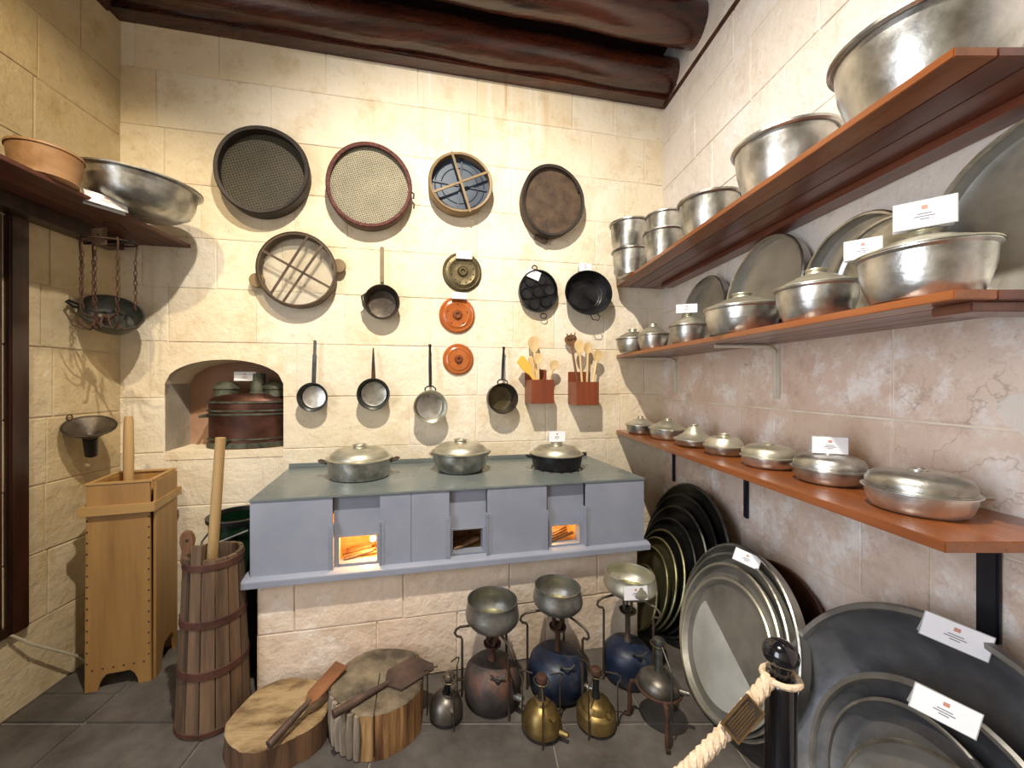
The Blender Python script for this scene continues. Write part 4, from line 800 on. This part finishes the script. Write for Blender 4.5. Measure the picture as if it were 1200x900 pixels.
big_primus('blue pressure stove with a rusty drip cup, between two others', .402, 1.915, .142, TANKB, .385, R(186), RUST); round_pot('plain dull pot on the blue pressure stove with rusty cup', .402, 1.915, .386, .115, .112, POTM)
big_primus('blue pressure stove beside the leaning black trays', .775, 1.985, .122, TANKB, .425, R(190), DIRON); round_pot('pot with a caption card on its side', .785, 1.985, .426, .122, .10, ALUY)
card_at('white caption card on the pot by the leaning trays', 745.5, 703, 1.86, 4, -6, .115, .062, False)
def small_primus(label, x, y, prof, tank, stem, cap, lean_=(0, 0), z0=0.0, wr=1.1, wh=.21, legs=True, pump=True, a0=.4, stemmat=IRON, capmat=DIRON):
    o = thing('pressure_stove', label, 'stove', (x, y, 0), group='small pressure stoves on the floor')
    r = max(p[0] for p in prof); top = prof[-1][1]
    MB().lathe([(a, b+z0) for a, b in prof]+[(0, top+z0)], 36).build('tank', tank, o)
    lx, ly = lean_
    MB().tube([(0, 0, top+z0-.01), (lx*.4, ly*.4, top+z0+stem*.4), (lx, ly, top+z0+stem)], [.020, .013, .016], 12).build('riser', stemmat, o)
    MB().lathe([(.017, 0), (.024, .004), (.026, .014), (.022, .026), (.012, .032), (0, .033)], 20, T(lx, ly, top+z0+stem-.004)).build('burner_cap', capmat, o)
    MB().tube(ring3(.034, 16, T(lx, ly, top+z0+stem+.0)), .0025, 6, True).build('burner_ring', BRASSD, o)
    MB().tube([(r*.35, -r*.62, top+z0-.045), (r*.40, -r*.80, top+z0-.030)], .010, 10).build('filler_cap', tank, o)
    if pump: MB().tube([(r*.75, -r*.55, .03+z0), (r*1.12, -r*.80, .035+z0)], [.013, .009], 10).build('pump', tank, o)
    if legs:
        for i in range(3):
            a = a0+i*2*math.pi/3; c, s_ = math.cos(a), math.sin(a); q = lambda rr, z: (rr*c, rr*s_, z)
            wire([q(r*wr+.002, 0), q(r*wr, wh*.55), q(r*wr, wh*.82), q(r*wr+.012, wh*.88), q(r*wr+.014, wh*.95), q(r*wr-.005, wh), q(r*.5, wh+.006)], .0032, 'leg', DIRON, o)
    return o
small_primus('small grey pressure stove beside the grey topped log', -.135, 1.745, [(0, .012), (.060, .012), (.075, .02), (.0755, .045), (.066, .075), (.045, .098), (.018, .108)], STEELT, .075, 0, (.015, -.02), 0, 1.12, .215, True, False, 1.0)
small_primus('bell shaped brass pressure stove with a round rusty cap', .283, 1.68, [(0, .012), (.070, .012), (.084, .018), (.088, .032), (.084, .046), (.080, .055), (.070, .085), (.052, .105), (.034, .115), (.030, .128), (.014, .134)], BRASS, .075, 0, (0, 0), 0, 1.08, .215, True, True, 2.5, DIRON, RUST)
small_primus('squat brass pressure stove with a stepped shoulder', .526, 1.706, [(0, .010), (.078, .010), (.083, .016), (.083, .065), (.078, .072), (.066, .080), (.060, .10), (.050, .108), (.030, .116), (.016, .120)], BRASS, .10, 0, (0, 0), 0, 1.12, .225, True, False, 4.1, IRON, RUST)
o = small_primus('steel pressure stove raised on curved rusty legs', .80, 1.70, [(0, 0), (.070, 0), (.084, .010), (.0865, .024), (.082, .045), (.062, .064), (.035, .076), (.016, .080)], STEELT, .12, 0, (0, 0), .155, 1.1, .25, False, True, .6, GIRON, GIRON)
MB().tube(ring3(.090, 30, T(0, 0, .168)), .006, 8, True).build('carrying_ring', RUST, o)
for a in (-1.75, 2.75, .6):
    c, s_ = math.cos(a), math.sin(a); wire([(.085*c, .085*s_, .165), (.112*c, .112*s_, .160), (.120*c, .120*s_, .13), (.118*c, .118*s_, .05), (.122*c, .122*s_, .012), (.140*c, .140*s_, .008)], .0095, 'leg', RUST, o)
wire([(.01, -.095, .10), (.008, -.092, .30), (.0, -.03, .36)], .0035, 'pricker', GIRON, o)

# ------------------------------------------------------------ logs and cleavers
def log(label, x, y, r, h, side, top, sy=1.0, rz=0, slope=0, seed=1):
    q = random.Random(seed); o = thing('chopping_log', label, 'log', (x, y, 0), (0, 0, rz), 'logs used as chopping blocks'); n = 64
    rad = [r*(1+.03*math.sin(3*2*math.pi*i/n+seed)+.025*math.sin(5*2*math.pi*i/n+2*seed)+q.uniform(-.013, .013)) for i in range(n)]
    v = []; zs = [0, h*.25, h*.5, h*.75, h-.006]
    for z in zs:
        for i in range(n):
            a = 2*math.pi*i/n; k = rad[i]*(1+.012*q.uniform(-1, 1)); v.append((k*math.cos(a), k*math.sin(a)*sy, z+slope*math.cos(a)*r*(z/h)))
    f = [(j*n+i, j*n+(i+1) % n, (j+1)*n+(i+1) % n, (j+1)*n+i) for j in range(len(zs)-1) for i in range(n)]+[tuple(range(n))[::-1]]
    MB().add(v, f).build('bark', side, o, smooth=28)
    v2 = [(0, 0, h)]; f2 = []
    for ri, k in enumerate((.33, .66, .965, 1.0)):
        for i in range(n):
            a = 2*math.pi*i/n; v2.append((rad[i]*k*math.cos(a), rad[i]*k*math.sin(a)*sy, h-(.007 if ri == 3 else 0)+slope*math.cos(a)*r*k+q.uniform(-.001, .001)))
    f2 += [(0, 1+i, 1+(i+1) % n) for i in range(n)]+[(1+j*n+i, 1+j*n+(i+1) % n, 1+(j+1)*n+(i+1) % n, 1+(j+1)*n+i) for j in range(3) for i in range(n)]
    MB().add(v2, f2).build('cut_face', top, o, smooth=28); return o
log('low pale log slab with a cleaver across its edge', -.832, 1.645, .197, .115, CUTRED, LOGTOP, .92, .2, .02, 2)
l2 = log('taller cracked log with grey top and bright split side', -.432, 1.735, .200, .185, BARK, LOGTOP2, .98, 0, 0, 5)
for i in range(8):
    a = R(192+i*9.5); MB().tube([(.199*math.cos(a), .196*math.sin(a), .006), (.203*math.cos(a+.02), .200*math.sin(a+.02), .09), (.199*math.cos(a), .196*math.sin(a), .176)], [.016, .019, .013], 7).build('bark_strip', BARK2, l2)
MB().box(-.0025, .002, -.205, .02, .02, .1858, RZ(8)).build('crack', IRON, l2)
def cleaver(name, label, hp, bp, wd, blen, mat, hook=False, bladew=None):
    hp, bp = Vector(hp), Vector(bp); d_ = bp-hp; L = d_.length; x = d_.normalized(); z = Vector((0, 0, 1)); z = (z-x*z.dot(x)).normalized(); y = z.cross(x)
    M = Matrix((x, y, z)).transposed().to_4x4(); o = thing(name, label, 'cleaver', hp, M)
    MB().tube([(0, 0, .014), (L*.25, 0, .012), (L-blen*.9, 0, .008)], [.0165, .0145, .010], 14).build('handle', mat, o)
    w0, w1 = wd
    pr = [(L-blen, -.010), (L-blen*.82, -w0), (L, -w0*1.05), (L, w1), (L-blen*.78, w1), (L-blen, .010)]
    if hook: pr = [(L-blen, -.012), (L-blen*.86, -w0), (L-.01, -w0), (L+.012, -w0*.55), (L, -.01), (L-.012, w1*.5), (L-.03, w1*.75), (L-.015, w1*.9), (L-.03, w1), (L-blen*.80, w1), (L-blen, .012)]
    MB().prism(pr, .004, .011).build('blade', bladew or mat, o, bevel=.002); return o
cleaver('cleaver', 'long rusty cleaver lying across the low log', (-.775, 1.455, .128), (-.610, 1.775, .205), (.030, .042), .20, BLADE, False, BLADER)
cleaver('cleaver', 'dark broad cleaver with a hooked end on the tall log', (-.560, 1.520, .186), (-.235, 1.825, .186), (.074, .068), .21, BLADE, True)

# ------------------------------------------------------------ wooden churns
FL, FR = Vector((-1.885, 1.868, 0)), Vector((-1.632, 1.950, 0)); ang = math.atan2((FR-FL).y, (FR-FL).x); wv = (FR-FL).length; dv = .29; hv = 1.0
o = thing('box_churn', 'tall golden wooden box with a batten collar and arched feet', 'wooden box', FL, (0, 0, ang))
tp = .012                                          # slight taper to the top
def panel(w_, h, cx0, cx1, ch, name, M, mat=BOXW):
    out = [(0, 0), (cx0, 0)]+[(cx0+(cx1-cx0)*(.5-.5*math.cos(math.pi*i/10)), ch*min(1, 1.25*math.sin(math.pi*i/10))) for i in range(1, 10)]+[(cx1, 0), (w_, 0), (w_-tp*.5, h), (tp*.5, h)]
    return MB().prism(out, 0, .014, M @ RX(90)).build(name, mat, o, bevel=.0015)
panel(wv, hv, wv*.20, wv*.80, .075, 'front_board', T(0, .014, 0))
panel(wv, hv, wv*.20, wv*.80, .075, 'back_board', T(0, dv, 0))
panel(dv-.03, hv, (dv-.03)*.25, (dv-.03)*.85, .12, 'side_board', T(wv, .015, 0) @ RZ(90))
panel(dv-.03, hv, (dv-.03)*.25, (dv-.03)*.85, .12, 'side_board', T(.014, .015, 0) @ RZ(90))
MB().box(.016, wv-.016, .016, dv-.016, .93, .945).build('inset_lid', BOXW, o)
for bx_ in ((-.022, wv+.022, -.020, -.0005), (wv+.0005, wv+.020, -.0, dv+.0), (-.020, -.0005, 0, dv), (-.022, wv+.022, dv+.0005, dv+.020)): MB().box(*bx_, .855, .900).build('batten', BAND, o, bevel=.002)
for bx_ in ((-.004, wv+.004, -.004, .022), (-.004, wv+.004, dv-.022, dv+.004), (-.004, .02, .0225, dv-.0225), (wv-.02, wv+.004, .0225, dv-.0225)): MB().box(*bx_, hv+.0005, hv+.010).build('top_rim', BAND, o, bevel=.002)
for x_, z_ in [(x_, .14+i*.053) for i in range(14) for x_ in (.010, wv-.010)]+[(.03+i*wv*.155, .105) for i in range(6)]:
    MB().lathe([(.0045, 0), (.0035, .0015), (0, .002)], 8, T(x_, 0, z_) @ FRONT).build('nail', IRON, o)
c = fl(154, 562, .95); MBs = MB().tube([(0, 0, 0), (.0, 0, .18), (.0, 0, .34), (0, 0, .375)], [.0215, .023, .0205, .017], 16)
q = thing('churn_stick', 'short pale wooden stick standing in the golden box', 'stick', (-1.835+.0, 2.05, .9455)); MBs.build('stick', STICK, q)
# stave barrel churn
bxx, byy = -1.19, 1.765; o = thing('barrel_churn', 'narrow stave barrel with rusty iron hoops', 'barrel', (bxx, byy, 0), (0, 0, .3)); NS = 15
Rz = lambda z: .144-.030*z/.74
for i in range(NS):
    a0, a1 = 2*math.pi*i/NS+.012, 2*math.pi*(i+1)/NS-.012; hh = .735+rnd.uniform(-.004, .004); v = []; am = (a0+a1)/2
    if i == 10: hh = .80
    for z in (0, .37, hh):
        q_ = Rz(min(z, .735)); pr_ = rnd.uniform(0, .002)
        for a in (a0, am, a1): v.append(((q_+pr_)*math.cos(a), (q_+pr_)*math.sin(a), z))
        for a in (a1, am, a0): v.append(((q_-.016)*math.cos(a), (q_-.016)*math.sin(a), z))
    f = [tuple(range(6))[::-1], tuple(range(12, 18))]+[(j*6+k, j*6+(k+1) % 6, (j+1)*6+(k+1) % 6, (j+1)*6+k) for j in range(2) for k in range(6)]
    MB().add(v, f).build('stave', STAVE, o, smooth=25, bevel=.0015)
for z, h_ in ((.005, .022), (.24, .036), (.45, .034), (.69, .030)): MB().lathe([(Rz(z)+.001, z), (Rz(z)+.0045, z+.002), (Rz(z+h_)+.0045, z+h_-.002), (Rz(z+h_)+.001, z+h_)], 48).build('hoop', HOOP, o)
MB().lathe([(0, .004), (.128, .004), (.128, .02), (0, .02)], 30).build('bottom_board', STAVE, o)
ls = thing('barrel_lug', 'knotty wooden lug with a hole on the barrel rim', 'wooden lug', (-1.298, 1.745, .738), (0, 0, .35))
MB().prism([(-.026, -.05), (.026, -.05), (.024, .01), (.030, .05), (.022, .085), (.005, .098), (-.014, .095), (-.026, .075), (-.028, .045), (-.02, .01)], -.012, .012, RX(90)).build('lug', SPOOND, ls, bevel=.005)
MB().lathe([(0, 0), (.006, 0), (.006, .002), (0, .002)], 12, T(.002, -.0125, .055) @ FRONT).build('hole', IRON, ls)
P0 = Vector((-1.175, 1.75, .022)); P1 = fl(258.5, 514, 1.255)
t_ = 1.76; a, b = ab(258.5, 513); P1 = Vector((a*t_, t_, H+b*t_)); a2, b2 = ab(249.5, 645); Pm = Vector((a2*t_, t_, H+b2*t_)); P0 = Pm+(Pm-P1)*(Pm.z-.025)/(P1.z-Pm.z)
ps = thing('churn_plunger', 'long pale wooden plunger standing in the stave barrel', 'stick', P0)
MB().tube([Vector((0, 0, 0)), (P1-P0)*.5, P1-P0], [.022, .0225, .021], 16).build('stick', STICK, ps)
# green can behind the barrel
gx, gy, gr = -1.285, 2.10, .145; o = thing('enamel_can', 'tall bottle green can with a wire handle beside the stove', 'can', (gx, gy, 0))
MB().lathe([(0, 0), (gr, 0), (gr, .62), (gr*.93, .68), (gr*.94, .765), (gr*1.02, .775), (gr*1.02, .785), (gr*.90, .785), (gr*.88, .69), (gr*.95, .61), (gr*.95, .012), (0, .012)], 44).build('body', GREENP, o)
MB().lathe([(gr*.94, .765), (gr*1.03, .770), (gr*1.04, .79), (gr*.90, .792), (gr*.88, .77)], 44).build('rim', IRON, o)
MB().tube([(-gr*.98, -.02, .70), (-gr*1.12, -.05, .66), (-gr*.9, -gr*.8, .62), (0, -gr*1.12, .70), (gr*.8, -gr*.75, .74)], .006, 8).build('wire_handle', ZINCR, o)

# ------------------------------------------------------------ left wall: funnel, pan, hook rack, shelf bowls
o = thing('metal_funnel', 'dark metal funnel hanging on the left wall by a ring', 'funnel', (-1.985, 1.995, 1.262), RX(20) @ RY(16))
MB().lathe([(.104, .010), (.107, .016), (.104, .020), (.100, .016), (.098, .008), (.075, -.012), (.040, -.040), (.025, -.052), (.021, -.15), (.017, -.15), (.021, -.05), (.036, -.036), (.07, -.004), (.097, .014)], 44).build('cone', DIRON, o)
MB().lathe([(.026, -.052), (.031, -.055), (.026, -.16), (.021, -.16), (.021, -.055)], 28).build('spout', IRON, o)
MB().tube(ring3(.014, 14, T(-.105, .01, .03) @ RY(70)), .003, 6, True).build('hanging_ring', RUST, o)
o = thing('hanging_pan', 'deep dark pan with a strap loop hung on the left wall', 'pan', (-1.955, 2.09, 1.875), Matrix(((0, 0, 1), (0, 1, 0), (-1, 0, 0))).to_4x4().inverted())
n = Vector((.55, -.42, .62)).normalized(); sx = Vector((.62, .75, -.05)); sx = (sx-n*sx.dot(n)).normalized(); M = Matrix((sx, n.cross(sx), n)).transposed().to_4x4(); o.rotation_euler = M.to_euler()
MB().lathe([(0, -.085), (.07, -.085), (.10, -.070), (.125, -.03), (.128, 0), (.135, .003), (.135, .008), (.126, .008), (.120, -.028), (.095, -.062), (0, -.075)], 44).build('body', GIRON, o)
MB().tube([(-.125, .0, .004), (-.15, -.02, .02), (-.175, 0, .03), (-.165, .025, .02), (-.128, .02, .004)], .007, 8).build('loop_handle', IRON, o)
hx, hy, hz = -1.845, 1.95, 2.205
o = thing('hook_rack', 'rusty iron ring of chains and hooks hung under the shelf', 'hook rack', (hx, hy, hz))
MB().tube(ring3(.112, 40, RX(8)), .0045, 6, True).build('ring', RUST, o)
MB().tube([(-.112*math.cos(R(a)), 0, .0+.10*math.sin(R(a))) for a in range(0, 181, 12)], .0028, 6).build('bail', RUST, o)
MB().box(-.14, .14, -.006, .006, -.008, .002, RZ(-6)).build('cross_bar', IRON, o)
def chain(x, y, z0, z1, r_=.011, name='chain'):
    m = MB(); n_ = int((z0-z1)/(r_*2.3))
    for i in range(n_): m.tube(ring3(r_, 10, T(x, y, z0-i*r_*2.3-r_) @ RZ(90*(i % 2)+20) @ RX(90) @ SC(.62, 1.3, 1)), .0024, 5, True)
    return m.build(name, RUST, o)
hk = []
for a, zl in ((200, -.36), (165, -.33), (255, -.37), (330, -.37), (20, -.34)):
    x, y = .108*math.cos(R(a)), .108*math.sin(R(a))
    MB().tube([(x, y, .004), (x*1.06, y*1.06, -.02), (x, y, -.09)], .004, 6).build('hanger', RUST, o); chain(x, y, -.085, zl); hk.append((x, y, zl))
chain(-.01, -.06, -.04, -.46)
MB().tube([(*hk[0][:2], hk[0][2]), (0, -.02, -.41), (*hk[3][:2], hk[3][2])], .005, 6).build('cross_wire', RUST, o)
MB().lathe([(0, -.02), (.02, -.016), (.028, 0), (.02, .016), (0, .02)], 16, T(-.01, -.03, -.385)).build('hub', DIRON, o)
for a, s_ in ((215, .9), (185, .8), (250, .8), (335, 1.0), (10, 1.1), (300, .8)):
    c_, q = math.cos(R(a)), math.sin(R(a)); MB().tube([(c_*.03, q*.03-.02, -.37), (c_*.05*s_, q*.05-.02, -.425), (c_*.085*s_, q*.085*s_-.02, -.445), (c_*.125*s_, q*.125*s_-.02, -.43), (c_*.15*s_, q*.15*s_-.02, -.385)], [.0045, .0045, .004, .0035, .001], 6).build('hook', RUST, o)
q = thing('wooden_tag', 'small square wooden tag hanging from the dark shelf', 'tag', (hx, hy-.05, 2.17), (0, 0, -.15))
MB().box(-.042, .042, -.004, .004, 0, .085).build('board', STAVE, q, bevel=.002); MB().tube([(0, 0, .085), (0, .012, .11), (0, .03, .141)], .003, 6).build('hook_wire', RUST, q)
MB().lathe([(0, 0), (.006, 0), (.006, .001), (0, .001)], 10, T(0, -.0042, .05) @ FRONT).build('hole', IRON, q)
bowl('metal_bowl', 'wide bright metal bowl overhanging the dark red shelf', -1.715, 1.985, 2.345, .245, .165, ALU, .50, None, 1.06, (R(3), R(4.5), 0))
o = bowl('wooden_bowl', 'carved pale wooden bowl on the dark red shelf', -1.80, 1.625, 2.333, .118, .125, BOWLW, .72, None, 1.0)
bowl('iron_bowl', 'dark iron bowl beside the carved wooden bowl', -1.83, 1.345, 2.333, .10, .14, IRON, .6, None, 1.05)
a, b = ab(129, 244); t_ = 1.74/-a if False else 1.73*1/.943; card('white caption card propped against the wide bowl', T(-1.700, 1.790, 2.312) @ RZ(62) @ RX(-20), .15, .055)
